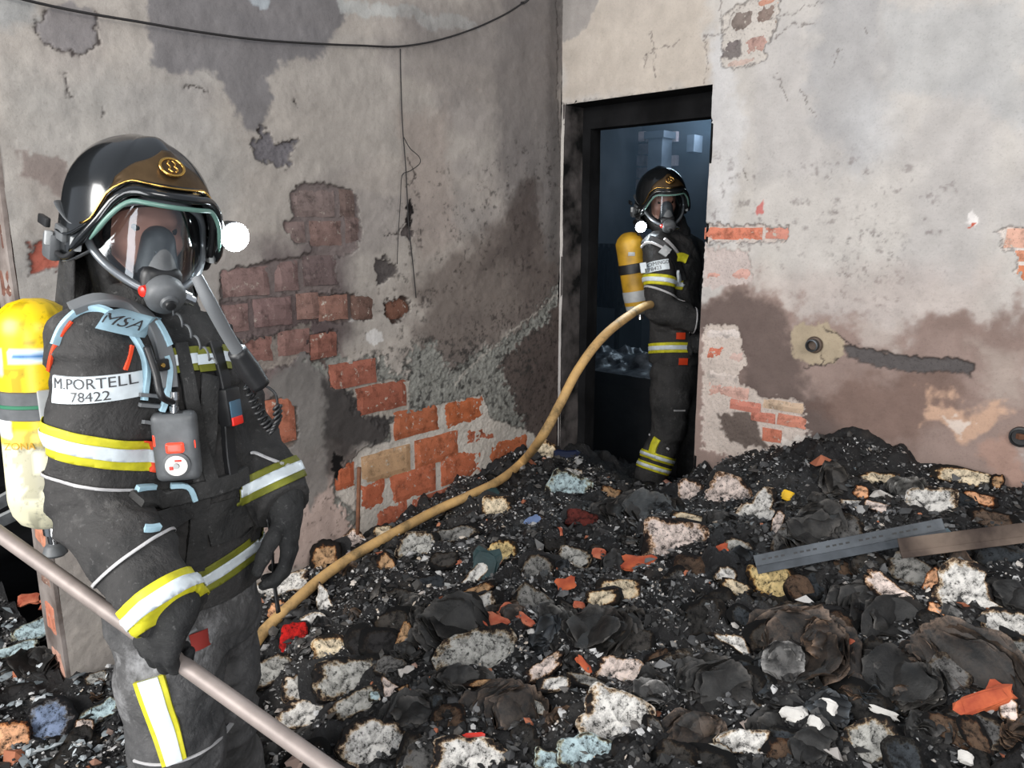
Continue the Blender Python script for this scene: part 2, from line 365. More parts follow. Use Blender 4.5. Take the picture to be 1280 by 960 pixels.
M['brick'] = None
def brick_mat():
    m, nt, b = new_mat('fired_brick')
    a = N(nt, 'ShaderNodeAttribute', attribute_name='tint', attribute_type='OBJECT')
    n = noise_node(nt, 22, 5, .7); r = ramp(nt, [(.3, .45), (.5, 1.), (.75, 1.15)]); nt.links.new(n.outputs[0], r.inputs[0])
    c = mixc(nt, 1.0, a.outputs['Color'], r.outputs[0], 'MULTIPLY')
    n2 = noise_node(nt, 35, 5, .75); d = ramp(nt, [(.60, 0.), (.66, 1.)]); nt.links.new(n2.outputs[0], d.inputs[0])
    dust = N(nt, 'ShaderNodeAttribute', attribute_name='dust', attribute_type='OBJECT')
    f = N(nt, 'ShaderNodeMath', operation='MULTIPLY'); nt.links.new(d.outputs[0], f.inputs[0]); nt.links.new(dust.outputs['Fac'], f.inputs[1])
    c = mixc(nt, f.outputs[0], c, tuple(srgb(190, 182, 170)))
    n4 = noise_node(nt, 160, 2, .7); d4 = ramp(nt, [(.28, .25), (.36, 1.)]); nt.links.new(n4.outputs[0], d4.inputs[0])
    c = mixc(nt, 1.0, c, d4.outputs[0], 'MULTIPLY')
    nt.links.new(c, b.inputs['Base Color']); b.inputs['Roughness'].default_value = .9; b.inputs['Specular IOR Level'].default_value = .2
    n3 = noise_node(nt, 90, 6, .7); bump(nt, b, n3.outputs[0], .5, .004); return m
M['brick'] = brick_mat()

def brick(parent, axis, other, s0, s1, z0, z1, face, col, dust=1.0, depth=.05, name='brick', nx=10):
    """brick in wall coordinates, front face at offset -face from the plaster plane"""
    nx = max(3, int((s1-s0)/.025)); nz = max(2, int((z1-z0)/.025)); pts = []; faces = []
    sd = random.randint(0, 9999)
    for j in range(nz+1):
        for i in range(nx+1):
            u, v = i/nx, j/nz; e = min(u*(s1-s0), (1-u)*(s1-s0), v*(z1-z0), (1-v)*(z1-z0))
            pts.append((s0+(s1-s0)*u, z0+(z1-z0)*v, e))
    A = np.array(pts); q = A[:, :2]
    j1 = np.stack([vnoise(q*40+sd, 1)-.5, vnoise(q*40+sd+50, 2)-.5], 1)*.006
    out = -face - .006*np.exp(-A[:, 2]/.004) + (vnoise(q*30+sd, 5)-.5)*.004
    q = q + j1
    XY = CORNER + q[:, :1]*axis + out[:, None]*other; V = np.concatenate([XY, q[:, 1:]], 1)
    idx = np.arange(len(V)).reshape(nz+1, nx+1)
    F = [tuple(x) for x in np.stack([idx[:-1, :-1], idx[:-1, 1:], idx[1:, 1:], idx[1:, :-1]], -1).reshape(-1, 4)]
    ring = list(idx[0, :]) + list(idx[1:, -1]) + list(idx[-1, -2::-1]) + list(idx[-2:0:-1, 0])
    n0 = len(V); back = V[ring].copy(); back[:, :2] -= other*depth; V = np.concatenate([V, back])
    L = len(ring)
    for k in range(L): F.append((ring[k], n0+k, n0+(k+1) % L, ring[(k+1) % L]))
    F.append(tuple(n0+k for k in range(L)))
    o = mesh_obj(name, V, [tuple(int(i) for i in f) for f in F], M['brick'], parent, smooth_=False)
    o['tint'] = [float(c) for c in col]; o['dust'] = float(dust)
    return o

def paint_left(w):
    P = w.P; n = fbm(P*3, 5, 21); n2 = fbm(P*np.array([1.2, 5]), 4, 31)
    w.col[:] = srgb(176, 168, 160); w.blend(smooth(.42, .62, n), srgb(158, 150, 145), .7); w.blend(smooth(.5, .7, n2), srgb(186, 176, 166), .5)
    w.stain([(0, 80), (250, 90), (300, 200), (250, 420), (0, 430)], srgb(168, 166, 162), .5, .1)
    w.stain([(-40, -30), (55, -30), (50, 30), (-40, 45)], srgb(150, 152, 152), .7, .03)
    w.stain([(185, -30), (260, -30), (420, -30), (440, 10), (400, 70), (352, 80), (330, 95), (345, 125), (322, 165), (306, 160), (292, 120), (262, 92), (190, 85)], srgb(120, 117, 119), .85, .012, .05)
    w.stain([(48, 32), (60, 15), (95, 2), (118, 25), (120, 62), (90, 65), (60, 55)], srgb(136, 131, 132), .8, .005, .03)
    w.crack([(118, 18), (122, 60), (100, 66), (70, 62), (50, 45), (48, 28), (60, 14)], .004)
    w.stain([(425, -8), (500, 8), (580, 18), (600, 32), (560, 38), (520, 28), (430, 12)], srgb(192, 192, 188), .8, .008, .06)
    w.stain([(300, -20), (345, -20), (335, 12), (322, 12)], srgb(176, 182, 186), .9, .005, .03)
    w.stain([(500, 140), (560, 130), (570, 300), (520, 330), (505, 250)], srgb(164, 150, 141), .6, .05)
    w.stain([(620, -30), (700, -30), (712, 600), (690, 590), (650, 500), (640, 300), (615, 150)], srgb(118, 112, 110), .75, .08, .15)
    w.stain([(684, -30), (700, -30), (712, 620), (692, 620)], srgb(88, 83, 81), .6, .03, .05)
    w.stain([(500, 10), (620, -5), (630, 100), (560, 130), (500, 60)], srgb(128, 121, 117), .5, .05)
    w.stain([(520, 340), (600, 300), (660, 230), (690, 300), (700, 370), (640, 420), (560, 470), (520, 440)], srgb(104, 92, 86), .75, .08, .2)
    w.stain([(640, 240), (670, 220), (672, 330), (640, 330), (600, 350)], srgb(82, 73, 70), .6, .05, .15)
    w.stain([(590, 460), (650, 420), (705, 370), (715, 560), (700, 600), (680, 560), (650, 530), (620, 480)], srgb(92, 80, 75), .9, .04, .1)
    w.specks([(500, 220), (715, 150), (715, 600), (440, 480)], srgb(52, 46, 44), 26, .66, .1, .7)
    w.specks([(520, 420), (715, 350), (715, 600), (500, 600)], srgb(46, 40, 38), 60, .62, .1, .8, 7)
    w.stain([(20, 200), (70, 210), (95, 240), (80, 330), (35, 300)], srgb(156, 146, 138), .6, .04)
    w.stain([(23, 188), (55, 190), (85, 215), (88, 245), (60, 235), (26, 215)], srgb(138, 124, 118), .8, .006)
    w.stain([(300, 400), (400, 380), (440, 450), (400, 520), (330, 560), (290, 500)], srgb(126, 110, 106), .8, .04)
    # soot cloud over the exposed bricks
    w.stain([(340, 310), (430, 300), (440, 420), (380, 480), (300, 440)], srgb(96, 82, 84), .7, .06)
    # bare lower plaster, pale pink
    w.stain([(320, 560), (420, 560), (470, 620), (480, 720), (300, 720)], srgb(196, 174, 164), .95, .03)
    w.specks([(320, 560), (480, 560), (470, 720), (300, 720)], srgb(70, 60, 56), 48, .68, .05, .9, 9)
    # cement render, grey and coarse
    g = w.stain([(330, 470), (395, 440), (415, 480), (420, 560), (390, 640), (345, 560)], srgb(134, 130, 126), .9, .02, .1)
    w.hole([(508, 470), (516, 440), (540, 430), (558, 446), (560, 462), (600, 440), (640, 420), (700, 360), (706, 375), (650, 430), (622, 455), (640, 490), (658, 528), (655, 560), (600, 582), (500, 640), (440, 665), (412, 610), (440, 575), (490, 548), (470, 520), (440, 515), (420, 470), (388, 460), (400, 445), (480, 450)], srgb(148, 147, 140), .006, .09, .08, 1.0, False)
    w.specks([(500, 430), (640, 420), (700, 360), (660, 540), (500, 560), (410, 470)], srgb(62, 60, 58), 34, .55, .03, .85, 12)
    w.stain([(398, 470), (440, 480), (500, 520), (488, 552), (470, 562), (425, 566), (402, 540)], srgb(70, 66, 65), .95, .02, .1)
    w.stain([(400, 540), (430, 550), (440, 580), (418, 620), (404, 590)], srgb(78, 72, 70), .8, .02, .1)
    w.stain([(414, 566), (426, 566), (428, 600), (416, 600)], srgb(24, 22, 22), 1, .004, .05)
    w.stain([(461, 414), (470, 411), (480, 416), (480, 428), (470, 433), (461, 428)], srgb(212, 208, 204), 1, .003, .01)
    w.stain([(434, 398), (448, 396), (446, 404), (436, 405)], srgb(205, 200, 195), 1, .003, .02)
    # recessed patches: mortar tone behind, bricks are separate pieces
    D = srgb(120, 112, 108)
    w.hole([(310, 176), (326, 172), (325, 158), (340, 168), (345, 182), (372, 175), (362, 208), (345, 210), (318, 196)], srgb(118, 114, 117), .006)
    w.hole([(361, 240), (372, 232), (392, 229), (420, 232), (438, 236), (446, 246), (447, 270), (452, 280), (448, 305), (436, 318), (420, 320), (422, 362), (375, 372), (278, 384), (276, 338), (340, 328), (390, 318), (388, 308), (370, 306), (356, 280), (366, 272), (361, 260)], srgb(128, 116, 113), .008, .03, .03, .4)
    w.hole([(276, 380), (350, 368), (397, 362), (402, 404), (330, 420), (300, 425), (276, 420)], srgb(112, 98, 96), .008, .04)
    w.hole([(300, 425), (385, 408), (388, 440), (360, 456), (325, 462), (318, 478), (296, 470)], srgb(150, 140, 132), .008, .06)
    w.hole([(398, 368), (430, 364), (466, 374), (470, 398), (440, 402), (398, 404)], srgb(122, 108, 102), .009, .03)
    w.hole([(388, 420), (420, 412), (424, 446), (396, 454), (386, 440)], srgb(112, 98, 92), .009, .04)
    w.hole([(468, 324), (480, 320), (494, 330), (490, 345), (474, 354), (470, 340)], srgb(92, 86, 84), .01, .03)
    w.hole([(484, 374), (510, 371), (513, 390), (496, 402), (482, 394)], srgb(70, 56, 50), .01, .03)
    w.hole([(501, 286), (515, 284), (521, 292), (512, 300), (500, 296)], srgb(98, 90, 88), .01, .02)
    w.hole([(36, 304), (56, 300), (60, 314), (66, 300), (80, 312), (76, 340), (44, 348), (38, 330)], srgb(176, 100, 84), .008, .03)
    w.hole([(320, 500), (350, 496), (372, 510), (368, 556), (345, 572), (322, 540)], srgb(120, 108, 100), .01, .05)
    w.hole([(412, 466), (470, 452), (474, 476), (512, 474), (514, 512), (500, 522), (452, 522), (444, 488), (414, 480)], srgb(176, 168, 158), .01, .02)
    w.hole([(490, 530), (552, 506), (604, 492), (612, 524), (636, 530), (668, 540), (672, 556), (640, 600), (500, 680), (420, 680), (452, 648), (420, 620), (424, 590), (436, 582), (452, 562), (490, 552)], srgb(206, 198, 188), .008, .015, .02)
    w.stain([(482, 370), (420, 360), (380, 380), (350, 420), (420, 440)], srgb(70, 58, 58), .35, .06)
    w.stain([(508, 250), (514, 246), (516, 262), (512, 284), (507, 284)], srgb(30, 26, 26), 1, .003, .01)
    # cracks and a scratched scar
    for pl in ([(78, 90), (80, 112), (87, 122)], [(228, 106), (236, 110), (248, 108), (262, 112)], [(324, 158), (328, 172)], [(346, 180), (362, 179), (372, 172)],
               [(492, 292), (508, 276), (512, 262)], [(498, 290), (480, 294)], [(130, 136), (133, 148)], [(369, 122), (372, 132)], [(512, 200), (520, 220), (508, 236)], [(277, 338), (276, 384)]):
        w.crack(pl)
    w.crack([(570, 478), (610, 440), (640, 412), (700, 368)], .006, (190, 182, 172), .8, 0)
    w.crack([(700, 620), (703, 300), (695, 0)], .004, (64, 58, 56), .7)
    w.col *= .90

def paint_right(w):
    P = w.P; n = fbm(P*2.6, 5, 61); n2 = fbm(P*np.array([5, 1.0]), 4, 71)
    w.col[:] = srgb(196, 190, 184); w.blend(smooth(.42, .62, n), srgb(182, 177, 174), .7); w.blend(smooth(.5, .68, n2), srgb(204, 197, 188), .4)
    w.stain([(696, -40), (890, -40), (886, 110), (703, 128)], srgb(190, 178, 165), .8, .04)
    w.stain([(696, -40), (760, -40), (735, 30), (715, 50), (698, 48)], srgb(152, 147, 144), .8, .01, .08)
    w.stain([(1035, -20), (1110, -20), (1112, 40), (1105, 120), (1080, 200), (1040, 210), (1010, 100)], srgb(166, 164, 164), .75, .05, .14)
    w.stain([(1110, 10), (1280, -10), (1300, 190), (1240, 130), (1110, 110)], srgb(176, 176, 176), .6, .03, .1)
    w.stain([(1060, 115), (1110, 110), (1120, 180), (1070, 220)], srgb(194, 193, 193), .5, .07)
    w.stain([(885, 45), (905, 40), (925, 130), (920, 300), (885, 300)], srgb(206, 204, 204), .6, .03)
    w.specks([(880, 180), (1200, 200), (1200, 400), (880, 400)], srgb(124, 114, 112), 20, .68, .05, .6)
    w.specks([(1040, 260), (1140, 260), (1140, 400), (1040, 400)], srgb(98, 90, 88), 34, .64, .05, .6, 8)
    w.stain([(930, 340), (1240, 340), (1290, 430), (900, 430)], srgb(188, 172, 165), .5, .08)
    # brown scorched lower zone
    w.stain([(870, 372), (930, 360), (980, 385), (1010, 392), (1080, 408), (1160, 396), (1300, 392), (1320, 700), (870, 700)], srgb(150, 128, 119), .92, .05, .25)
    w.stain([(870, 378), (925, 366), (975, 390), (988, 420), (1000, 470), (1040, 500), (1050, 600), (980, 620), (940, 520), (915, 440), (870, 405)], srgb(106, 92, 87), .9, .035, .12)
    w.stain([(1130, 400), (1290, 390), (1300, 450), (1220, 440), (1150, 425)], srgb(132, 113, 105), .6, .04, .2)
    w.stain([(1060, 405), (1120, 400), (1125, 430), (1075, 435)], srgb(196, 184, 176), .7, .03)
    w.stain([(1215, 425), (1280, 440), (1280, 500), (1230, 490)], srgb(184, 170, 160), .6, .04, .1)
    w.stain([(1080, 460), (1200, 480), (1150, 560), (1050, 560), (1020, 500)], srgb(112, 88, 78), .6, .06, .2)
    w.stain([(1150, 500), (1210, 500), (1250, 490), (1262, 512), (1230, 535), (1190, 545), (1155, 528)], srgb(206, 170, 146), .9, .02, .15)
    w.stain([(1168, 520), (1200, 512), (1208, 536), (1185, 540)], srgb(224, 208, 196), .9, .006, .1)
    w.stain([(1230, 560), (1280, 530), (1290, 650), (1260, 640)], srgb(172, 140, 126), .8, .02, .1)
    # patches
    w.stain([(985, 410), (1000, 402), (1022, 408), (1036, 402), (1050, 425), (1054, 440), (1040, 452), (1010, 458), (990, 448)], srgb(180, 164, 140), .95, .005, .04)
    w.crack([(1048, 448), (1030, 456), (1004, 460)], .004); w.crack([(1030, 412), (1048, 420), (1060, 432)], .004); w.crack([(1026, 440), (1024, 458)], .003)
    w.hole([(1052, 433), (1075, 434), (1130, 443), (1160, 446), (1200, 450), (1214, 455), (1213, 469), (1180, 466), (1155, 469), (1120, 462), (1070, 452), (1055, 446)], srgb(96, 91, 90), .01, .02, .025, .6)
    w.hole([(903, 18), (925, 4), (972, -8), (975, 12), (965, 46), (958, 58), (960, 78), (935, 84), (905, 88), (902, 60)], srgb(196, 188, 180), .008, .02)
    w.stain([(903, 60), (930, 50), (928, 72), (902, 70)], srgb(92, 84, 84), .8, .004, .05)
    w.hole([(879, 282), (930, 280), (985, 284), (982, 300), (950, 303), (879, 303)], srgb(200, 188, 180), .008, .02)
    w.hole([(879, 306), (936, 312), (940, 330), (936, 358), (879, 358)], srgb(196, 182, 176), .006, .04, .04, .6, False)
    w.hole([(879, 405), (922, 408), (928, 425), (930, 458), (922, 474), (955, 496), (1006, 498), (1008, 556), (965, 575), (920, 574), (879, 562)], srgb(206, 192, 182), .007, .04, .04, .7, False)
    w.stain([(895, 518), (940, 522), (955, 555), (925, 560), (905, 545)], srgb(98, 86, 80), .95, .008, .08)
    w.stain([(950, 545), (1006, 535), (1008, 556), (985, 556)], srgb(226, 218, 210), .8, .006)
    w.hole([(1244, 290), (1262, 284), (1290, 282), (1290, 360), (1272, 345), (1268, 312), (1250, 312)], srgb(214, 204, 196), .008, .02)
    w.stain([(1208, 275), (1216, 262), (1224, 274), (1222, 284), (1212, 282)], srgb(226, 220, 216), 1, .003, .01)
    w.stain([(1211, 278), (1220, 278), (1219, 283), (1212, 284)], srgb(190, 96, 76), 1, .002, .01)
    w.stain([(945, 258), (953, 250), (952, 268), (946, 268)], srgb(196, 110, 104), .9, .003, .01)
    for pl in ([(901, -10), (900, 30), (903, 42), (914, 20), (925, 8)], [(903, 42), (880, 48), (884, 75), (880, 105)], [(960, 20), (990, 18), (1006, 8), (1030, 2)], [(972, 45), (990, 30), (1020, 32)],
               [(818, 62), (806, 70), (806, 92)], [(812, 40), (818, 62), (840, 58), (848, 48)], [(818, 62), (820, 95)], [(1080, 35), (1084, 44)], [(1040, 85), (1046, 70), (1050, 62)], [(882, 125), (890, 150), (882, 158)],
               [(965, 95), (975, 100), (985, 125)], [(926, 210), (935, 225)], [(1000, 110), (1008, 128)], [(1012, 135), (1022, 148)]):
        w.crack(pl, .0025, (110, 102, 98), .8)
    w.crack([(703, 131), (882, 108)], .006, (90, 84, 78), .5)
    w.stain([(1262, 545), (1272, 536), (1285, 540), (1285, 556), (1266, 556)], srgb(40, 34, 34), .9, .004, .01)

DS0, DS1 = on_right(703.5, 300)[0], on_right(881, 300)[0]
DTOP = 0.5*(on_right(704, 131)[1] + on_right(881, 108)[1])
LEND = on_left(24, 370)[0]
step = .005
snap = lambda v: round(v/step)*step
DS0, DS1, DTOP, LEND = map(snap, (DS0, DS1, DTOP, LEND))
print('door', DS0, DS1, DTOP, 'left end', LEND)
wall_left = build_wall('wall_left', dL, dR, on_left, 0, LEND, -.1, 2.9, step, paint_left)
wall_right = build_wall('wall_right', dR, dL, on_right, 0, 2.6, -.1, 2.9, step, paint_right, (DS0, DS1, DTOP))

# ---- individual bricks showing through the broken plaster (left wall), each given by its four photographed edges
def Lbrick(cx0, cx1, cy, hpx, col, dust=1., face=.003):
    (s0, za) = on_left(cx0, cy); (s1, zb) = on_left(cx1, cy); zc = on_left((cx0+cx1)/2, cy)[1]
    zt = on_left((cx0+cx1)/2, cy-hpx/2)[1]; zb = on_left((cx0+cx1)/2, cy+hpx/2)[1]
    g = .006; col = [c*.74+k*.26 for c, k in zip(col, (158, 126, 108))]
    brick(wall_left, dL, dR, min(s0, s1)+g, max(s0, s1)-g, zb+g*.8, zt-g*.8, face, srgb(*col), dust)
def Rbrick(x0, x1, cy, hpx, col, dust=1., face=.001):
    s0 = on_right(x0, cy)[0]; s1 = on_right(x1, cy)[0]; xm = (x0+x1)/2
    col = [c*.8+k*.2 for c, k in zip(col, (196, 176, 164))]
    brick(wall_right, dR, dL, min(s0, s1), max(s0, s1), on_right(xm, cy+hpx/2)[1], on_right(xm, cy-hpx/2)[1], face, srgb(*col), dust)
_sg = srgb
OR = (196, 98, 58); RD = (170, 78, 56); DK = (124, 62, 50)
for a in [(493, 551, 527, 37, (176, 92, 58)), (555, 609, 514, 36, (186, 92, 50)),
          (452, 516, 581, 38, (196, 160, 120)), (519, 575, 562, 37, (190, 100, 64)), (584, 622, 543, 27, (170, 88, 62)),
          (418, 446, 596, 34, (196, 96, 60)), (450, 484, 620, 38, (190, 94, 62)), (488, 548, 605, 38, (192, 98, 66)), (552, 606, 583, 37, (190, 96, 62)), (610, 662, 562, 34, (192, 98, 58)),
          (468, 512, 648, 34, (180, 92, 66)), (516, 570, 632, 34, (176, 90, 66)),
          (446, 511, 497, 37, (150, 80, 62)), (412, 473, 468, 34, (158, 90, 74)),
          (326, 372, 527, 60, (180, 104, 80)), (388, 424, 432, 34, (134, 84, 74)),
          (398, 438, 385, 34, (140, 102, 92)), (440, 470, 384, 34, (96, 74, 68)),
          (483, 513, 386, 28, (96, 62, 50))]:
    Lbrick(*a)
# dusty, smoke darkened bricks higher up
for a in [(276, 340, 352, 40, (134, 106, 104)), (343, 376, 345, 40, (122, 98, 98)), (379, 424, 338, 40, (86, 76, 80)),
          (276, 314, 398, 38, (128, 98, 96)), (317, 368, 390, 38, (112, 86, 88)), (371, 402, 383, 36, (152, 110, 98)),
          (300, 344, 438, 34, (146, 92, 82)), (347, 390, 428, 34, (140, 96, 88)),
          (425, 446, 254, 37, (78, 66, 62)), (362, 421, 254, 38, (126, 116, 114)), (352, 384, 292, 34, (128, 114, 112)), (387, 430, 292, 34, (122, 96, 90)), (432, 452, 288, 36, (92, 78, 76))]:
    Lbrick(*a[:4], tuple(c*.62+k*.38 for c, k in zip(a[4], (112, 102, 106))), .5, .0035)
for a in [(880, 952, 292, 15, (214, 118, 90)), (956, 990, 292, 14, (204, 130, 112)), (880, 906, 344, 16, (212, 160, 146)), (909, 940, 344, 16, (206, 158, 146)),
          (880, 905, 320, 12, (196, 170, 160)), (880, 906, 442, 22, (208, 108, 82)), (909, 930, 446, 18, (208, 178, 168)), (880, 925, 418, 18, (222, 212, 206)),
          (885, 935, 490, 16, (214, 168, 154)), (912, 950, 508, 13, (202, 120, 102)), (953, 1004, 508, 12, (206, 178, 150)),
          (938, 968, 522, 12, (200, 116, 96)), (971, 1006, 527, 14, (212, 130, 106)), (952, 976, 545, 16, (200, 110, 84)), (880, 930, 470, 16, (216, 204, 196)),
          (914, 942, 26, 24, (116, 106, 100)), (945, 970, 18, 25, (124, 108, 100)), (903, 926, 57, 20, (104, 98, 98)), (929, 960, 55, 26, (176, 140, 130)), (905, 945, 78, 12, (190, 168, 158)), (946, 972, 1, 10, (196, 138, 116)),
          (1256, 1300, 298, 24, (224, 172, 150)), (1262, 1300, 320, 14, (214, 140, 108)), (1270, 1300, 345, 26, (208, 120, 80))]:
    Rbrick(*a)
# ------------------------------------------------------------ door reveal, wall end, inner rooms
M['soot'] = simple('sooty_plaster', (.012, .012, .013), .95, noise=.6, nscale=6, bmp=.5, bscale=40, spec=.15)
M['soot_patchy'] = simple('sooty_patchy_plaster', tuple(srgb(96, 90, 88)), .9, nscale=7, col2=(.008, .008, .008), bmp=.6, bscale=30, spec=.15)
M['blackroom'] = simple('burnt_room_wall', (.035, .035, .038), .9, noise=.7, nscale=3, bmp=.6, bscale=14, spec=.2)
def slab(name, p0, p1, z0, z1, off0, off1, axis, other, mat, parent=None, kind='structure', seg=.03, rough=.006):
    """box in wall coordinates: along axis p0..p1, height z0..z1, depth off0..off1 (towards the room is +)"""
    bm = bmesh.new(); vs = []
    for o_ in (off0, off1):
        for (a, z) in ((p0, z0), (p1, z0), (p1, z1), (p0, z1)):
            q = CORNER + a*axis + o_*other; vs.append(bm.verts.new((q[0], q[1], z)))
    for f in ((0, 1, 2, 3), (7, 6, 5, 4), (0, 4, 5, 1), (1, 5, 6, 2), (2, 6, 7, 3), (3, 7, 4, 0)): bm.faces.new([vs[i] for i in f])
    if rough:
        n = max(1, int(max(abs(p1-p0), abs(z1-z0))/seg/2))
        bmesh.ops.subdivide_edges(bm, edges=bm.edges[:], cuts=min(14, n), use_grid_fill=True)
        for v in bm.verts:
            c = np.array(v.co[:]); k = (vnoise(c[None]*18, 5)[0]-.5)*2*rough; k2 = (vnoise(c[None]*18+7, 6)[0]-.5)*2*rough
            v.co.x += k*other[0] + k2*axis[0]; v.co.y += k*other[1] + k2*axis[1]
    bmesh.ops.recalc_face_normals(bm, faces=bm.faces)
    me = bpy.data.meshes.new(name); bm.to_mesh(me); bm.free(); me.materials.append(mat)
    o = bpy.data.objects.new(name, me); C.objects.link(o)
    if parent: o.parent = parent
    if kind and not parent: o['kind'] = kind
    return o
TH = .17
slab('door_jamb', DS0-.012, DS0-.001, -.1, DTOP, -TH, -.002, dR, dL, M['soot_patchy'], wall_right, rough=.002)
slab('door_jamb', DS1+.001, DS1+.012, -.1, DTOP, -TH, -.004, dR, dL, M['soot'], wall_right, rough=.003)
slab('door_lintel', DS0-.01, DS1+.01, DTOP+.001, DTOP+.012, -TH, -.006, dR, dL, M['soot'], wall_right, rough=.002)
# burnt wooden door frame inside the reveal
fr = empty('door_1', from_ab(0, (DS0+DS1)/2, 0)); fr['kind'] = 'structure'
for nm, a in (('frame_post', (DS0+.0, DS0+.05, -.1, DTOP-.02, -TH-.08, -TH+.01)), ('frame_post', (DS1-.05, DS1, -.1, DTOP-.02, -TH-.08, -TH+.01)), ('frame_head', (DS0, DS1, DTOP-.11, DTOP-.0, -TH-.08, -TH+.01))):
    adopt(slab(nm, *a, dR, dL, M['soot'], None, None, rough=.004), fr)
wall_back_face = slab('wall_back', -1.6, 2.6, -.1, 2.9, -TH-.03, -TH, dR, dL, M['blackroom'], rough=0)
# cut the doorway out of the back face
bm = bmesh.new(); vs = []
def quad(b, a0, a1, z0, z1, off):
    pts = [CORNER + a*dR + off*dL for a in (a0, a1, a1, a0)]
    b.faces.new([b.verts.new((p[0], p[1], z)) for p, z in zip(pts, (z0, z0, z1, z1))])
for q in ((-1.6, DS0-.012, -.1, 2.9), (DS1+.012, 2.6, -.1, 2.9), (DS0-.012, DS1+.012, DTOP+.012, 2.9)): quad(bm, *q, -TH)
bm.to_mesh(wall_back_face.data); bm.free()
# inner room: floor level drops behind the sill
def room_box(name, a0, a1, b0, b1, z0, z1, mat, walls='NEWSFC', skip=()):
    bits = {}
    def pl(nm, pts):
        o = mesh_obj(nm, [tuple(p) for p in pts], [(0, 1, 2, 3)], mat, None, False); o['kind'] = 'structure'; return o
    c = lambda a, b, z: from_ab(a, b, z)
    if 'far' not in skip: pl('wall_far'+name, [c(a0, b0, z0), c(a0, b1, z0), c(a0, b1, z1), c(a0, b0, z1)])
    if 'left' not in skip: pl('wall_side'+name, [c(a0, b0, z0), c(a1, b0, z0), c(a1, b0, z1), c(a0, b0, z1)])
    if 'right' not in skip: pl('wall_end'+name, [c(a0, b1, z0), c(a1, b1, z0), c(a1, b1, z1), c(a0, b1, z1)])
    pl('ceiling'+name, [c(a0, b0, z1), c(a0, b1, z1), c(a1, b1, z1), c(a1, b0, z1)])
    pl('floor'+name, [c(a0, b0, z0), c(a1, b0, z0), c(a1, b1, z0), c(a0, b1, z0)])
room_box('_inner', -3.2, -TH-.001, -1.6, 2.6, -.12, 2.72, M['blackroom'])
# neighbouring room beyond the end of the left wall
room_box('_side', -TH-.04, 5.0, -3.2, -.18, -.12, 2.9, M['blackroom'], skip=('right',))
M['endrender'] = simple('wall_end_render', tuple(srgb(150, 140, 134)), .9, noise=.35, nscale=8, bmp=.6, bscale=40, col2=tuple(srgb(96, 84, 78)))
slab('wall_left_end', LEND+.0, LEND+.012, -.1, 2.9, -.17, -.004, dL, dR, M['endrender'], wall_left, rough=.004)
we = slab('wall_partition', 0, LEND, -.1, 2.9, -.18, -.17, dL, dR, M['blackroom'], rough=0)
# loose plaster and hollow bricks along the broken wall end
for k, (py0, py1, col) in enumerate([(655, 690, (208, 140, 112)), (694, 742, (150, 118, 104)), (748, 800, (206, 132, 106)), (806, 850, (196, 150, 132)), (600, 650, (160, 110, 96)), (540, 590, (150, 120, 110)), (330, 380, (120, 84, 72)), (270, 322, (96, 70, 62))]):
    x = 24 + (py0-370)*.2
    d = ray(max(20, x), (py0+py1)/2); zt = on_left(max(20, x), py0)[1]; zb = on_left(max(20, x), py1)[1]
    brick(wall_left, dR, dL, -.15, -.02, zb, zt, -(LEND+.014), srgb(*col), 1.0, .03)
# glimpse through the inner room: bricked-up panel, pale post, bench heaped with ash, radiator
M['innerbrick'] = simple('inner_brick', tuple(srgb(190, 168, 170)), .9, noise=.5, nscale=12, bmp=.7, bscale=25)
M['innergrey'] = simple('inner_grey_paint', tuple(srgb(92, 98, 108)), .7, noise=.4, nscale=8)
M['sheenash'] = simple('ash_painted_sheen', (.02, .02, .024), .35, nscale=14, col2=(.25, .28, .32), bmp=1.0, bscale=22)  # blue-white patches paint the torch sheen into the ash colour
far = [o for o in C.objects if o.name == 'wall_far_inner'][0]
def on_plane_a(px, py, a):
    d = ray(px, py); n = dL; t = ((CORNER + a*dL)@n)/(d[:2]@n); p = EYE + d*t; return p, (p[:2]-CORNER)@dR
for r_ in range(9):
    for c_ in range(4):
        y0 = 164 + r_*15; x0 = 768 + c_*20 - (r_ % 2)*9
        if x0 > 800 and r_ > 4: continue
        if random.random() < .18 and r_ > 3: continue
        p0, b0 = on_plane_a(x0, y0+14, -3.15); p1, b1 = on_plane_a(x0+18, y0, -3.15)
        slab('brick', b0, b1, p0[2], p1[2], -3.19, -3.15+random.random()*.02, dR, dL, M['innerbrick'], far, rough=0)
t = empty('pale_post', on_plane_a(818, 480, -2.9)[0], 'pale grey upright post with a capped top on the far wall of the inner room', 'post')
p0, b0 = on_plane_a(806, 300, -2.95); p1, b1 = on_plane_a(828, 172, -2.95)
adopt(slab('shaft', b0, b1, 0, p1[2], -3.12, -2.95, dR, dL, M['innergrey'], None, None, rough=0), t)
adopt(slab('cap', b0-.03, b1+.03, p1[2], p1[2]+.06, -3.13, -2.92, dR, dL, M['innergrey'], None, None, rough=0), t)
p0, b0 = on_plane_a(858, 190, -3.0); p1, b1 = on_plane_a(868, 168, -3.0)
tag(slab('wall_box', b0, b1, p0[2], p1[2], -3.15, -3.0, dR, dL, M['innergrey'], None, None, rough=0), 'small pale box high on the right of the inner room wall', 'box')
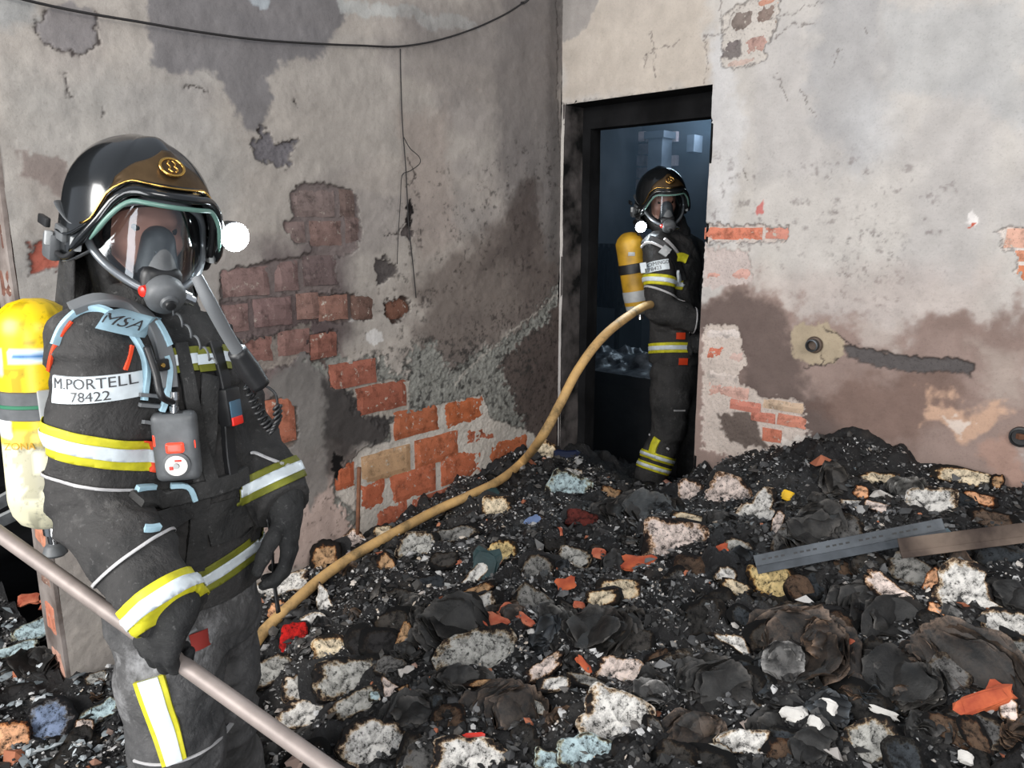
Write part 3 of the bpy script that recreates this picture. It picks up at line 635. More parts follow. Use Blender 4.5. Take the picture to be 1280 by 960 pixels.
# bench across the inner room, top heaped with ash
t = empty('burnt_bench', from_ab(-1.2, .45, 0), 'black burnt bench behind the doorway, its top heaped with ash', 'bench')
pA, bA = on_plane_a(724, 455, -.85); pB, bB = on_plane_a(822, 455, -.85)
adopt(slab('bench_top', bA-.5, bB+.15, pA[2]-.1, pA[2]-.03, -1.5, -.85, dR, dL, M['soot'], None, None, rough=0), t)
adopt(slab('front_panel', bA-.5, bB+.15, -.1, pA[2]-.1, -.92, -.88, dR, dL, M['soot'], None, None, rough=0), t)
n = 60; uu, vv = np.meshgrid(np.linspace(0, 1, n), np.linspace(0, 1, n//2)); q = np.stack([uu.ravel(), vv.ravel()], 1)
hh = (fbm(q*np.array([9, 5]), 4, 5)**1.5)*.16*np.minimum(1, 6*np.minimum(np.minimum(q[:, 0], 1-q[:, 0]), np.minimum(q[:, 1], 1-q[:, 1])*.6))
V = [tuple(from_ab(-1.5+.65*v, bA-.48+(bB-bA+.6)*u, pA[2]-.031+h)) for (u, v), h in zip(q, hh)]
idx = np.arange(n*(n//2)).reshape(n//2, n); F = np.stack([idx[:-1, :-1], idx[:-1, 1:], idx[1:, 1:], idx[1:, :-1]], -1).reshape(-1, 4)
o = mesh_obj('ash_heap', V, [tuple(map(int, f)) for f in F], M['sheenash']); tag(o, 'ash with painted blue-white sheen heaped on the bench behind the doorway', 'ash', kind='stuff')
t = empty('radiator', from_ab(-1.9, .1, 0), 'black ribbed radiator at the left inside the doorway', 'radiator')
p0, b0 = on_plane_a(730, 345, -1.9); p1, b1 = on_plane_a(776, 305, -1.9)
for k in range(7):
    bb = b0 + (b1-b0)*k/7
    adopt(slab('fin', bb, bb+(b1-b0)/11, p0[2]-.25, p1[2], -1.98, -1.9, dR, dL, M['innergrey'] if False else M['soot'], None, None, rough=0), t)
adopt(slab('rail', b0, b1, p1[2]-.06, p1[2]-.03, -1.97, -1.91, dR, dL, M['soot'], None, None, rough=0), t)
adopt(slab('rail', b0, b1, p0[2]-.22, p0[2]-.19, -1.97, -1.91, dR, dL, M['soot'], None, None, rough=0), t)
for k in (0, 1): adopt(slab('foot', b0+(b1-b0)*(.05+.8*k), b0+(b1-b0)*(.12+.8*k), -.12, p0[2]-.2, -1.96, -1.92, dR, dL, M['soot'], None, None, rough=0), t)

# ------------------------------------------------------------ the heap of burnt books, ash and rubble
CP = []   # control points (a, b, z)
def cpx(px, py, z):
    d = ray(px, py); t_ = (z-CAMZ)/d[2]; p = EYE+d*t_; a, b = ab(p); CP.append((a, b, z))
def cwl(px, py): a, z = on_left(px, py); CP.append((a, 0., z))
def cwr(px, py): b, z = on_right(px, py); CP.append((0., b, z))
cwl(420, 685); cwl(480, 655); cwl(560, 612); cwl(640, 565); cwl(300, 740); cwl(180, 800)
cwr(705, 560); cwr(884, 582); cwr(960, 572); cwr(1010, 560); cwr(1060, 540); cwr(1110, 552); cwr(1160, 578); cwr(1240, 590); cwr(1290, 620)
for x, y, z in [(760, 600, .36), (830, 612, .26), (700, 640, .38), (560, 680, .33), (640, 760, .33), (760, 720, .36), (880, 650, .44), (950, 640, .5), (1100, 610, .62), (1230, 640, .6),
                (1100, 700, .56), (1230, 720, .58), (950, 760, .42), (1080, 800, .46), (1240, 850, .48), (500, 760, .28), (400, 800, .22), (300, 850, .12), (560, 860, .26), (450, 930, .2), (620, 940, .26),
                (800, 840, .34), (900, 930, .34), (1100, 930, .38), (330, 930, .1), (120, 940, .1), (40, 850, .16), (40, 760, .22), (60, 690, .26), (20, 640, .28), (150, 860, .1), (240, 800, .1)]: cpx(x, y, z)
CP += [(3.6, 2.6, .35), (3.4, 1.5, .15), (3.6, .5, .05), (3.2, -.6, .1), (2.8, -1.6, .2), (2.2, 3.2, .5), (.3, 3.2, .55), (-.3, .4, .18), (-.6, .5, .12), (-.6, 0, .12), (-.6, .9, .14), (0, .18, .34), (0, .35, .27), (0, .5, .26), (0, .65, .27), (-.3, .65, .16), (-.15, .5, .2)]
CP = np.array(CP)
def Hbase(a, b):
    a = np.asarray(a, float); b = np.asarray(b, float); sh = a.shape; q = np.stack([a.ravel(), b.ravel()], 1)
    d2 = ((q[:, None, :]-CP[None, :, :2])**2).sum(-1); w = 1/(d2+.012)**1.7
    return ((w*CP[:, 2]).sum(1)/w.sum(1)).reshape(sh)
GA = np.arange(-.62, 3.72, .03); GB = np.arange(-1.72, 3.3, .03)
GAA, GBB = np.meshgrid(GA, GB, indexing='ij'); HB = Hbase(GAA, GBB)
def bil(grid, a, b, A0=GA[0], B0=GB[0], st=.03):
    fa = np.clip((np.asarray(a)-A0)/st, 0, grid.shape[0]-1.001); fb = np.clip((np.asarray(b)-B0)/st, 0, grid.shape[1]-1.001)
    i = fa.astype(int); j = fb.astype(int); u = fa-i; v = fb-j
    return grid[i, j]*(1-u)*(1-v)+grid[i+1, j]*u*(1-v)+grid[i, j+1]*(1-u)*v+grid[i+1, j+1]*u*v
def Hxy(x, y): q = np.array([x, y])-CORNER; return float(bil(HB, q@dL, q@dR))
def at(px, py, lift=0.):
    """point of the heap seen along a line of sight"""
    d = ray(px, py); t0, t1 = .6, 7.
    for t_ in np.arange(.8, 7, .04):
        p = EYE + d*t_
        if p[2] < Hxy(p[0], p[1])+lift: t1 = t_; t0 = t_-.04; break
    for _ in range(12):
        tm = (t0+t1)/2; p = EYE+d*tm
        if p[2] < Hxy(p[0], p[1])+lift: t1 = tm
        else: t0 = tm
    return EYE+d*t1
PADS = []
for e_ in [(x[0], x[1], max(x[2], x[3]*1.2)) for x in BK]+[(x[0], x[1], max(x[2], x[3])*.9) for x in FANS]:
    p_ = at(e_[0], e_[1]); a_, b_ = ab(p_); PADS.append((float(a_), float(b_), .5*e_[2]*(np.linalg.norm(p_-EYE)/FPX)*1.25))
PF = np.zeros(GAA.shape)
for (pa, pb, pr) in PADS: PF = np.maximum(PF, np.exp(-(((GAA-pa)**2+(GBB-pb)**2)/pr**2)**1.5))
def Hfull(a, b):
    q = np.stack([np.asarray(a, float).ravel(), np.asarray(b, float).ravel()], -1); h = bil(HB, q[:, 0], q[:, 1])
    wq = q + (np.stack([fbm(q*6, 3, 91), fbm(q*6+5, 3, 92)], 1)-.5)*.12
    l1 = 1-np.abs(2*fbm(wq*5, 3, 81)-1)*2; l2 = fbm(wq*13, 4, 83); l3 = 1-np.abs(2*vnoise(wq*34, 85)-1)
    f = bil(PF, q[:, 0], q[:, 1]); k = 1-.68*f
    return (h + ((l1-.55)*.035 + (l2-.5)*.12 + l3*.014)*k + (fbm(q*75, 2, 86)-.5)*.018 - .010*f).reshape(np.shape(a))
def char_mat():
    m, nt, b = new_mat('char_and_ash')
    n1 = noise_node(nt, 5, 6, .7); r1 = ramp(nt, [(.35, (.006, .006, .007)), (.55, (.016, .015, .015)), (.75, (.05, .046, .043))]); nt.links.new(n1.outputs[0], r1.inputs[0])
    n2 = noise_node(nt, 70, 5, .75); r2 = ramp(nt, [(.60, 0.), (.66, 1.)]); nt.links.new(n2.outputs[0], r2.inputs[0])
    n2b = noise_node(nt, 4, 3, .6); r2b = ramp(nt, [(.42, .05), (.62, .75)]); nt.links.new(n2b.outputs[0], r2b.inputs[0])
    f = N(nt, 'ShaderNodeMath', operation='MULTIPLY'); nt.links.new(r2.outputs[0], f.inputs[0]); nt.links.new(r2b.outputs[0], f.inputs[1])
    c = mixc(nt, f.outputs[0], r1.outputs[0], (.30, .30, .30))
    n4 = noise_node(nt, 3.3, 4, .6); r4 = ramp(nt, [(.62, 0.), (.72, .5)]); nt.links.new(n4.outputs[0], r4.inputs[0])
    c = mixc(nt, r4.outputs[0], c, (.045, .03, .02))
    nt.links.new(c, b.inputs['Base Color']); b.inputs['Roughness'].default_value = .62; b.inputs['Specular IOR Level'].default_value = .4
    n3 = noise_node(nt, 55, 8, .75); bump(nt, b, n3.outputs[0], .8, .012); return m
M['char'] = char_mat()
st = .0125
ga = np.arange(-.6, 3.7, st); gb = np.arange(-1.7, 3.25, st); A_, B_ = np.meshgrid(ga, gb, indexing='ij')
Hh = Hfull(A_, B_)
XY = CORNER + A_[..., None]*dL + B_[..., None]*dR
V = np.concatenate([XY, Hh[..., None]], -1).reshape(-1, 3)
idx = np.arange(A_.size).reshape(A_.shape); ac = A_[:-1, :-1]+st/2; bc = B_[:-1, :-1]+st/2
keep = ((ac > -.01) & (bc > -.01)) | ((ac <= -.01) & (bc > DS0) & (bc < DS1)) | ((bc <= -.01) & (ac > LEND+.015))
cam2d = XY[:-1, :-1]; keep &= ~((np.abs(cam2d[..., 0]) < .7) & (cam2d[..., 1] < .55) )
F = np.stack([idx[:-1, :-1], idx[1:, :-1], idx[1:, 1:], idx[:-1, 1:]], -1)[keep]
used = np.unique(F); rem = np.full(len(V), -1); rem[used] = np.arange(len(used))
heap = mesh_obj('ash_heap', V[used], rem[F], M['char']); tag(heap, 'black heap of ash and charred rubble filling the room floor', 'ash', kind='stuff')
o = mesh_obj('floor', [tuple(from_ab(a, b, -.11)) for a, b in ((-.05, -.2), (5, -.2), (5, 4.5), (-.05, 4.5))], [(0, 1, 2, 3)], M['soot'], None, False); o['kind'] = 'structure'
# remaining enclosure outside the frame is left open to the daylight

# ---- loose flakes of ash, paper and plaster, far too many to count
def flakes(name, n, size, col_mat, region, seed, flat=.35, label='', lift=.004, thr=None):
    r = np.random.default_rng(seed); a = r.uniform(region[0], region[1], n*3); b = r.uniform(region[2], region[3], n*3)
    ok = ((a > .03) & (b > .03)) | ((b < -.03) & (a > LEND+.04)); p_ = CORNER + a[:, None]*dL + b[:, None]*dR; ok &= p_[:, 1] > .9
    dens = fbm(np.stack([a, b], 1)*3.5, 3, seed+40); ok &= dens + r.normal(0, .05, len(a)) > (thr or .5)
    a = a[ok][:n]; b = b[ok][:n]; n = len(a); z = Hfull(a, b) + lift; P = np.concatenate([CORNER + a[:, None]*dL + b[:, None]*dR, z[:, None]], 1)
    s = size*np.exp(r.normal(0, .55, n)); s = np.minimum(s, size*3.5)
    base = np.array([[1, 0, 0], [.3, .9, 0], [-.8, .6, 0], [-.9, -.5, 0], [.2, -1, 0], [0, 0, 1], [0, 0, -.6]])
    f = np.array([(0, 1, 5), (1, 2, 5), (2, 3, 5), (3, 4, 5), (4, 0, 5), (1, 0, 6), (2, 1, 6), (3, 2, 6), (4, 3, 6), (0, 4, 6)])
    v = base[None]*(1+r.uniform(-.35, .35, (n, 7, 1))); v[..., 2] *= flat; v = v*s[:, None, None]
    th = r.uniform(0, 6.28, n); ti = r.normal(0, .5, n); ti2 = r.normal(0, .5, n)
    c, s_ = np.cos(th), np.sin(th); Rz = np.zeros((n, 3, 3)); Rz[:, 0, 0] = c; Rz[:, 0, 1] = -s_; Rz[:, 1, 0] = s_; Rz[:, 1, 1] = c; Rz[:, 2, 2] = 1
    Rx = np.zeros((n, 3, 3)); Rx[:, 0, 0] = 1; Rx[:, 1, 1] = np.cos(ti); Rx[:, 1, 2] = -np.sin(ti); Rx[:, 2, 1] = np.sin(ti); Rx[:, 2, 2] = np.cos(ti)
    Ry = np.zeros((n, 3, 3)); Ry[:, 1, 1] = 1; Ry[:, 0, 0] = np.cos(ti2); Ry[:, 0, 2] = np.sin(ti2); Ry[:, 2, 0] = -np.sin(ti2); Ry[:, 2, 2] = np.cos(ti2)
    v = np.einsum('nij,nkj->nki', Rx@Ry@Rz, v) + P[:, None]
    F = (f[None] + (np.arange(n)*7)[:, None, None]).reshape(-1, 3)
    o = mesh_obj(name, v.reshape(-1, 3), F, col_mat, None, False); tag(o, label, name.split('_')[0], kind='stuff')
    g = r.uniform(.0, 1, n); set_float(o, 'g', np.repeat(g, 7)); return o
def flake_mat(name, stops, rough=.85):
    m, nt, b = new_mat(name); a = N(nt, 'ShaderNodeAttribute', attribute_name='g'); r = ramp(nt, stops); nt.links.new(a.outputs['Fac'], r.inputs[0])
    nt.links.new(r.outputs[0], b.inputs['Base Color']); b.inputs['Roughness'].default_value = rough; return m
fm1 = flake_mat('ash_flakes', [(0, (.05, .05, .05)), (.5, (.20, .195, .19)), (.85, (.62, .61, .60)), (1, (.5, .40, .30))])
fm2 = flake_mat('char_flakes', [(0, (.008, .008, .008)), (.6, (.02, .02, .02)), (.9, (.06, .055, .05)), (1, (.12, .11, .1))], .5)
fm3 = flake_mat('rubble_chips', [(0, (.35, .10, .05)), (.3, (.42, .17, .09)), (.5, (.35, .30, .27)), (.8, (.55, .53, .5)), (1, (.10, .14, .16))])
flakes('ash_flakes', 26000, .0036, fm1, (0, 3.3, -1.6, 3.0), 5, label='pale flakes of ash strewn over the black heap', thr=.50)
flakes('plaster_crumbs', 1500, .009, fm1, (0, 3.3, -1.6, 3.0), 6, .55, label='crumbs of white plaster strewn over the heap', thr=.54)
flakes('charcoal_lumps', 14000, .0065, fm2, (0, 3.4, -1.6, 3.0), 7, .55, label='black lumps of charred paper all over the heap', thr=.40)
flakes('rubble_chips', 260, .014, fm3, (0, 3.3, -1.6, 3.0), 8, .5, label='small chips of brick and paper in the heap', thr=.45)
flakes('paper_shreds', 2200, .009, fm2, (0, 3.4, -1.6, 3.0), 9, .15, label='charred shreds of paper lying over the heap', thr=.42)
flakes('paper_bits', 1300, .010, flake_mat('paper_bits', [(0, (.10, .12, .13)), (.5, (.34, .38, .40)), (1, (.62, .66, .68))]), (2.3, 3.3, -1.5, .7), 19, .3, label='pale paper bits with painted bluish sheen over the heap at the far left', thr=.46)  # real pale scraps, the bluish sheen of this corner put into their colour
flakes('grey_ash_clots', 5000, .0075, flake_mat('grey_ash', [(0, (.02, .02, .02)), (.6, (.07, .07, .072)), (1, (.20, .20, .20))]), (0, 3.3, -1.6, 3.0), 23, .5, label='grey clots of wet ash over the heap', thr=.50)
# thin bluish smoke hanging in the room behind the doorway
m = bpy.data.materials.new('thin_smoke'); m.use_nodes = True; nt = m.node_tree; nt.nodes.remove(nt.nodes['Principled BSDF'])
vs_ = N(nt, 'ShaderNodeVolumeScatter'); vs_.inputs['Color'].default_value = (.62, .80, 1, 1); vs_.inputs['Density'].default_value = .07; vs_.inputs['Anisotropy'].default_value = .35
nt.links.new(vs_.outputs[0], nt.nodes['Material Output'].inputs['Volume'])
sm = slab('thin_smoke', -1.5, 2.5, 0.0, 2.68, -3.1, -TH-.09, dR, dL, m, None, None, rough=0); tag(sm, 'thin bluish smoke hanging in the dark room behind the doorway', 'smoke', kind='stuff')
# ------------------------------------------------------------ signed-distance modelling
def surface_nets(f, org, h):
    s = f < 0; nx, ny, nz = f.shape
    cnt = np.zeros((nx-1, ny-1, nz-1)); acc = np.zeros((nx-1, ny-1, nz-1, 3))
    cor = [(i, j, k) for i in (0, 1) for j in (0, 1) for k in (0, 1)]
    sub = lambda c: (slice(c[0], nx-1+c[0]), slice(c[1], ny-1+c[1]), slice(c[2], nz-1+c[2]))
    for a in cor:
        for ax in range(3):
            if a[ax] == 0:
                b = list(a); b[ax] = 1; fa = f[sub(a)]; fb = f[sub(b)]; m = (fa < 0) != (fb < 0)
                t = np.where(m, fa/np.where(m, fa-fb, 1), 0); cnt += m
                for q in range(3): acc[..., q] += m*(a[q] + (t if q == ax else 0))
    act = cnt > 0; ids = np.full(act.shape, -1); ids[act] = np.arange(act.sum())
    ijk = np.argwhere(act); V = org + h*(ijk + acc[act]/cnt[act][:, None])
    F = []
    for ax in range(3):
        sl0 = [slice(1, -1)]*3; sl1 = [slice(1, -1)]*3; sl0[ax] = slice(0, -1); sl1[ax] = slice(1, None)
        A = s[tuple(sl0)]; B = s[tuple(sl1)]; ch = np.argwhere(A != B)
        if not len(ch): continue
        inv = A[tuple(ch.T)]; g = ch.copy()
        for q in range(3):
            if q != ax: g[:, q] += 1
        u, v = [(1, 2), (2, 0), (0, 1)][ax]
        def cid(du, dv): c = g.copy(); c[:, u] += du; c[:, v] += dv; return ids[tuple(c.T)]
        Q = np.stack([cid(-1, -1), cid(0, -1), cid(0, 0), cid(-1, 0)], 1); Q[~inv] = Q[~inv][:, ::-1]; F.append(Q)
    F = np.concatenate(F); F = F[(F >= 0).all(1)]
    return V, F
def nrm(v): v = np.asarray(v, float); return v/np.linalg.norm(v)
class SDF:
    def __init__(s): s.p = []; s.cuts = []; s.carves = []
    def cap(s, a, b, ra, rb=None, k=.03, flat=None, fk=1.0): s.p.append(('c', np.array(a, float), np.array(b, float), ra, ra if rb is None else rb, k, flat, fk)); return s
    def chain(s, pts, rad, k=.02, flat=None, fk=1.):
        for i in range(len(pts)-1): s.cap(pts[i], pts[i+1], rad[i], rad[i+1], k, flat, fk)
        return s
    def ell(s, c, ax, r, k=.02): s.p.append(('e', np.array(c, float), np.array(ax, float), np.array(r, float), 0, k, 0, 0)); return s
    def cut(s, p, n): s.cuts.append((np.array(p, float), nrm(n))); return s          # removes the side n points to
    def ev(s, P):
        d = None
        for q in s.p:
            if q[0] == 'c':
                _, a, b, ra, rb, k, flat, fk = q; w = P-a; e = b-a
                if flat is not None:
                    fl = nrm(flat); w = w + ((fk-1)*(w@fl))[..., None]*fl; e = e + (fk-1)*(e@fl)*fl
                t = np.clip((w@e)/max(e@e, 1e-9), 0, 1); x = np.linalg.norm(w-t[..., None]*e, axis=-1) - (ra+(rb-ra)*t)
                if flat is not None and fk > 1: x = x/(1+.5*(fk-1))
            else:
                _, c, ax, r, _, k, _, _ = q; w = (P-c)@ax.T; l = np.linalg.norm(w/r, axis=-1); x = (l-1)*r.min()*.5+(l-1)*r.max()*.5*np.minimum(l, 1)
                x = (l-1)*np.linalg.norm(w, axis=-1)/np.maximum(l, 1e-6)
            if d is None: d = x
            else:
                h = np.clip(.5+.5*(d-x)/k, 0, 1); d = d*(1-h)+x*h-k*h*(1-h)
        for p, n in s.cuts: d = np.maximum(d, (P-p)@n)
        for c, n, r in s.carves: d = np.maximum(d, -np.maximum(np.linalg.norm(P-c, axis=-1)-r, -((P-c)@n)))
        return d
    def mesh(s, h, disp=None):
        lo = np.full(3, 1e9); hi = -lo
        for q in s.p:
            if q[0] == 'c':
                r = max(q[3], q[4])*1.05
                for v in (q[1], q[2]): lo = np.minimum(lo, v-r); hi = np.maximum(hi, v+r)
            else: r = q[3].max(); lo = np.minimum(lo, q[1]-r); hi = np.maximum(hi, q[1]+r)
        lo -= 3*h+.01; hi += 3*h+.01; n = np.ceil((hi-lo)/h).astype(int)+1
        g = np.stack(np.meshgrid(*[lo[i]+h*np.arange(n[i]) for i in range(3)], indexing='ij'), -1)
        f = np.concatenate([s.ev(g[i:i+8].reshape(-1, 3)).reshape(g[i:i+8].shape[:3]) for i in range(0, n[0], 8)])
        if disp is not None:
            m = np.abs(f) < .05; f[m] += disp(g[m])
            for p, nn in s.cuts: f = np.maximum(f, (g-p)@nn)
            for c, nn, r in s.carves: f = np.maximum(f, -np.maximum(np.linalg.norm(g-c, axis=-1)-r, -((g-c)@nn)))
        return surface_nets(f, lo, h)
def sdf_obj(name, s, h, mat, disp=None): V, F = s.mesh(h, disp); return mesh_obj(name, V, F, mat)
def folds(seed, amp=.012, zs=16, xs=5):
    def d(P):
        w = (np.stack([fbm(P*4, 2, seed+i) for i in range(3)], -1)-.5)*.25; q = (P+w)*np.array([xs, xs, zs])
        r = 1-np.abs(2*vnoise(q, seed+7)-1)*1.6; r2 = 1-np.abs(2*vnoise((P+w*.6)*np.array([11, 11, 34]), seed+17)-1)*1.8; return -(r*.7+r2*.35+(fbm(P*14, 2, seed+9)-.5)*1.2)*amp
    return d
CUP = np.array([0, sp_, cp_])                                   # camera-plane up, used only to read directions off the photo
def idir(dx, dy): return nrm(np.array([dx, 0, 0.]) - dy*CUP)
def bvh_of(o):
    me = o.data; return BVHTree.FromPolygons([v.co.copy() for v in me.vertices], [tuple(p.vertices) for p in me.polygons])
def hit(bvh, px, py):
    d = Vector(ray(px, py)).normalized(); r = bvh.ray_cast(Vector(EYE), d); return (None, None) if r[0] is None else (np.array(r[0]), np.array(r[1]))
def band(name, src, c, n, half, mat, parent, lift=.003, keep=None, th=.002):
    """strip of cloth sewn round a garment: the garment surface between two planes, offset outwards"""
    bm = bmesh.new(); me = src.data; c = np.array(c, float); n = nrm(n)
    co = np.empty(len(me.vertices)*3); me.vertices.foreach_get('co', co); co = co.reshape(-1, 3)
    no = np.empty(len(me.vertices)*3); me.vertices.foreach_get('normal', no); no = no.reshape(-1, 3)
    d = (co-c)@n; ok = np.abs(d) < half+.03
    if keep is not None: ok &= keep(co)
    ids = np.where(ok)[0]
    if len(ids) < 4: bm.free(); return None
    mp = {int(i): bm.verts.new(co[i]+no[i]*lift) for i in ids}
    for p in me.polygons:
        if all(v in mp for v in p.vertices):
            try: bm.faces.new([mp[v] for v in p.vertices])
            except ValueError: pass
    for s in (1, -1):
        g = bm.verts[:]+bm.edges[:]+bm.faces[:]
        bmesh.ops.bisect_plane(bm, geom=g, plane_co=Vector(c+n*s*half), plane_no=Vector(n*s), clear_outer=True, dist=1e-5)
    bmesh.ops.delete(bm, geom=[v for v in bm.verts if not v.link_faces], context='VERTS')
    bm.normal_update()
    ex = bmesh.ops.extrude_face_region(bm, geom=bm.faces[:]); vs = [e for e in ex['geom'] if isinstance(e, bmesh.types.BMVert)]
    for v in vs: v.co += v.normal*th
    me2 = bpy.data.meshes.new(name); bm.to_mesh(me2); bm.free(); me2.shade_smooth(); me2.materials.append(mat)
    if not len(me2.polygons): return None
    o = bpy.data.objects.new(name, me2); C.objects.link(o); o.parent = parent; return o
def near_seg(a, b, r):
    a = np.array(a); b = np.array(b)
    def k(P): w = P-a; e = b-a; t = np.clip((w@e)/(e@e), 0, 1); return np.linalg.norm(w-t[:, None]*e, axis=1) < r
    return k
def tube(name, pts, rad, mat, parent=None, seg=12, closed=False, res=6, cap=True, smooth_=True, sq=None):
    pts = [np.array(p, float) for p in pts]; n = len(pts); rad = list(rad) if hasattr(rad, '__len__') else [rad]*n
    P = []; Rr = []
    for i in range(n if closed else n-1):
        p0, p1, p2, p3 = (pts[(i+k) % n] if closed else pts[min(max(i+k, 0), n-1)] for k in (-1, 0, 1, 2))
        for j in range(res):
            t = j/res; P.append(.5*((2*p1)+(-p0+p2)*t+(2*p0-5*p1+4*p2-p3)*t*t+(-p0+3*p1-3*p2+p3)*t**3)); Rr.append(rad[i]*(1-t)+rad[(i+1) % n]*t)
    if not closed: P.append(pts[-1]); Rr.append(rad[-1])
    P = np.array(P); m = len(P); V = []; up = None
    for i in range(m):
        t = nrm((P[(i+1) % m]-P[i-1]) if closed else (P[min(i+1, m-1)]-P[max(i-1, 0)]))
        if up is None: up = nrm(np.cross(t, [0, 0, 1] if abs(t[2]) < .9 else [1, 0, 0]))
        up = nrm(up-t*(up@t)); vv = np.cross(t, up)
        for k in range(seg): a = 2*math.pi*k/seg; V.append(P[i]+Rr[i]*(math.cos(a)*up+math.sin(a)*vv*(sq or 1)))
    F = [(i*seg+k, i*seg+(k+1) % seg, ((i+1) % m)*seg+(k+1) % seg, ((i+1) % m)*seg+k) for i in range(m if closed else m-1) for k in range(seg)]
    if not closed and cap: F += [tuple(range(seg))[::-1], tuple((m-1)*seg+k for k in range(seg))]
    o = mesh_obj(name, V, F, mat, parent, smooth_)
    return o
def rbox(name, c, ax, size, mat, parent=None, bev=.004, seg=2, taper=None):
    """bevelled box, axes ax (3 rows), full size"""
    bm = bmesh.new(); bmesh.ops.create_cube(bm, size=1)
    for v in bm.verts:
        v.co = Vector((v.co.x*size[0], v.co.y*size[1], v.co.z*size[2]))
        if taper: v.co.x *= 1+taper*(v.co.z/size[2]); v.co.y *= 1+taper*(v.co.z/size[2])
    if bev: bmesh.ops.bevel(bm, geom=bm.edges[:], offset=min(bev, .45*min(size)), segments=seg, profile=.6, affect='EDGES')
    for v in bm.verts: v.co = Vector(np.array(c)+v.co.x*ax[0]+v.co.y*ax[1]+v.co.z*ax[2])
    bmesh.ops.recalc_face_normals(bm, faces=bm.faces)
    me = bpy.data.meshes.new(name); bm.to_mesh(me); bm.free(); me.materials.append(mat); me.shade_smooth(); me.set_sharp_from_angle(angle=R(40))
    o = bpy.data.objects.new(name, me); C.objects.link(o)
    if parent: o.parent = parent
    return o
def lathe(name, c, axis, prof, mat, parent=None, seg=28, ref=None):
    """prof: (distance along axis, radius)"""
    t = nrm(axis); u = nrm(np.cross(t, ref if ref is not None else ([0, 0, 1] if abs(t[2]) < .9 else [1, 0, 0]))); v = np.cross(t, u); V = []; F = []
    for (z, r) in prof:
        for k in range(seg): a = 2*math.pi*k/seg; V.append(np.array(c)+t*z+max(r, 1e-4)*(math.cos(a)*u+math.sin(a)*v))
    for i in range(len(prof)-1):
        for k in range(seg): F.append((i*seg+k, i*seg+(k+1) % seg, (i+1)*seg+(k+1) % seg, (i+1)*seg+k))
    F += [tuple(range(seg))[::-1], tuple((len(prof)-1)*seg+k for k in range(seg))]
    o = mesh_obj(name, V, F, mat, parent); o.data.set_sharp_from_angle(angle=R(45)); return o
def ribbon(name, bvh, pix, width, mat, parent, lift=.006, th=.003, fallbackY=None):
    """webbing laid on a garment along a photographed path"""
    P = []; Nn = []
    for i in range(len(pix)-1):
        a = np.array(pix[i], float); b = np.array(pix[i+1], float); m = max(2, int(np.linalg.norm(b-a)/6))
        for j in range(m + (i == len(pix)-2)):
            q = a+(b-a)*j/m; h_, n_ = hit(bvh, *q[:2])
            if h_ is None: continue
            if P and np.linalg.norm(h_-P[-1]) > .12: continue
            P.append(h_); Nn.append(n_)
    if len(P) < 3: print('ribbon miss', name); return None
    P = np.array(P); Nn = np.array(Nn)
    for _ in range(3): P[1:-1] = (P[:-2]+2*P[1:-1]+P[2:])/4; Nn[1:-1] = (Nn[:-2]+2*Nn[1:-1]+Nn[2:])/4
    V = []; wd_ = width if hasattr(width, '__len__') else (width, width)
    for i in range(len(P)):
        t = nrm(P[min(i+1, len(P)-1)]-P[max(i-1, 0)]); n_ = nrm(Nn[i]-t*(Nn[i]@t)); s = np.cross(t, n_); w = (wd_[0]+(wd_[1]-wd_[0])*i/(len(P)-1))/2
        for (x, z) in ((-w, lift-.008), (-w, lift+th*.6), (-w*.85, lift+th), (w*.85, lift+th), (w, lift+th*.6), (w, lift-.008)): V.append(P[i]+s*x+n_*z)
    F = [(i*6+k, i*6+(k+1) % 6, (i+1)*6+(k+1) % 6, (i+1)*6+k) for i in range(len(P)-1) for k in range(6)]+[tuple(range(6))[::-1], tuple((len(P)-1)*6+k for k in range(6))]
    o = mesh_obj(name, V, F, mat, parent); o.data.set_sharp_from_angle(angle=R(35)); return o
def text_mesh(body, size):
    cu = bpy.data.curves.new('t', 'FONT'); cu.body = body; cu.size = size; cu.align_x = 'CENTER'; cu.align_y = 'CENTER'; cu.resolution_u = 3; cu.offset = 0
    o = bpy.data.objects.new('t', cu); C.objects.link(o); dg = bpy.context.evaluated_depsgraph_get(); me = bpy.data.meshes.new_from_object(o.evaluated_get(dg))
    bpy.data.objects.remove(o); bpy.data.curves.remove(cu); return me
def letters(name, bvh, body, c, right, up, size, mat, parent, lift=.006, sx=1., th=.0012):
    """flat lettering laid over a surface"""
    me = text_mesh(body, size); bm = bmesh.new(); bm.from_mesh(me); bpy.data.meshes.remove(me)
    bmesh.ops.triangulate(bm, faces=bm.faces[:]); bmesh.ops.subdivide_edges(bm, edges=[e for e in bm.edges if e.calc_length() > size*.25], cuts=1)
    right = nrm(right); up = nrm(up-right*(np.dot(up, right))); n = np.cross(right, up); drop = []
    for v in bm.verts:
        p = np.array(c)+right*v.co.x*sx+up*v.co.y; q = p
        if bvh is not None:
            r = bvh.ray_cast(Vector(p+n*.12), Vector(-n))
            if r[0] is not None: q = np.array(r[0])
            else: drop.append(v)
        v.co = Vector(q+n*lift)
    if drop: bmesh.ops.delete(bm, geom=drop, context='VERTS')
    me = bpy.data.meshes.new(name); bm.to_mesh(me); bm.free(); me.materials.append(mat)
    o = bpy.data.objects.new(name, me); C.objects.link(o); o.parent = parent; return o
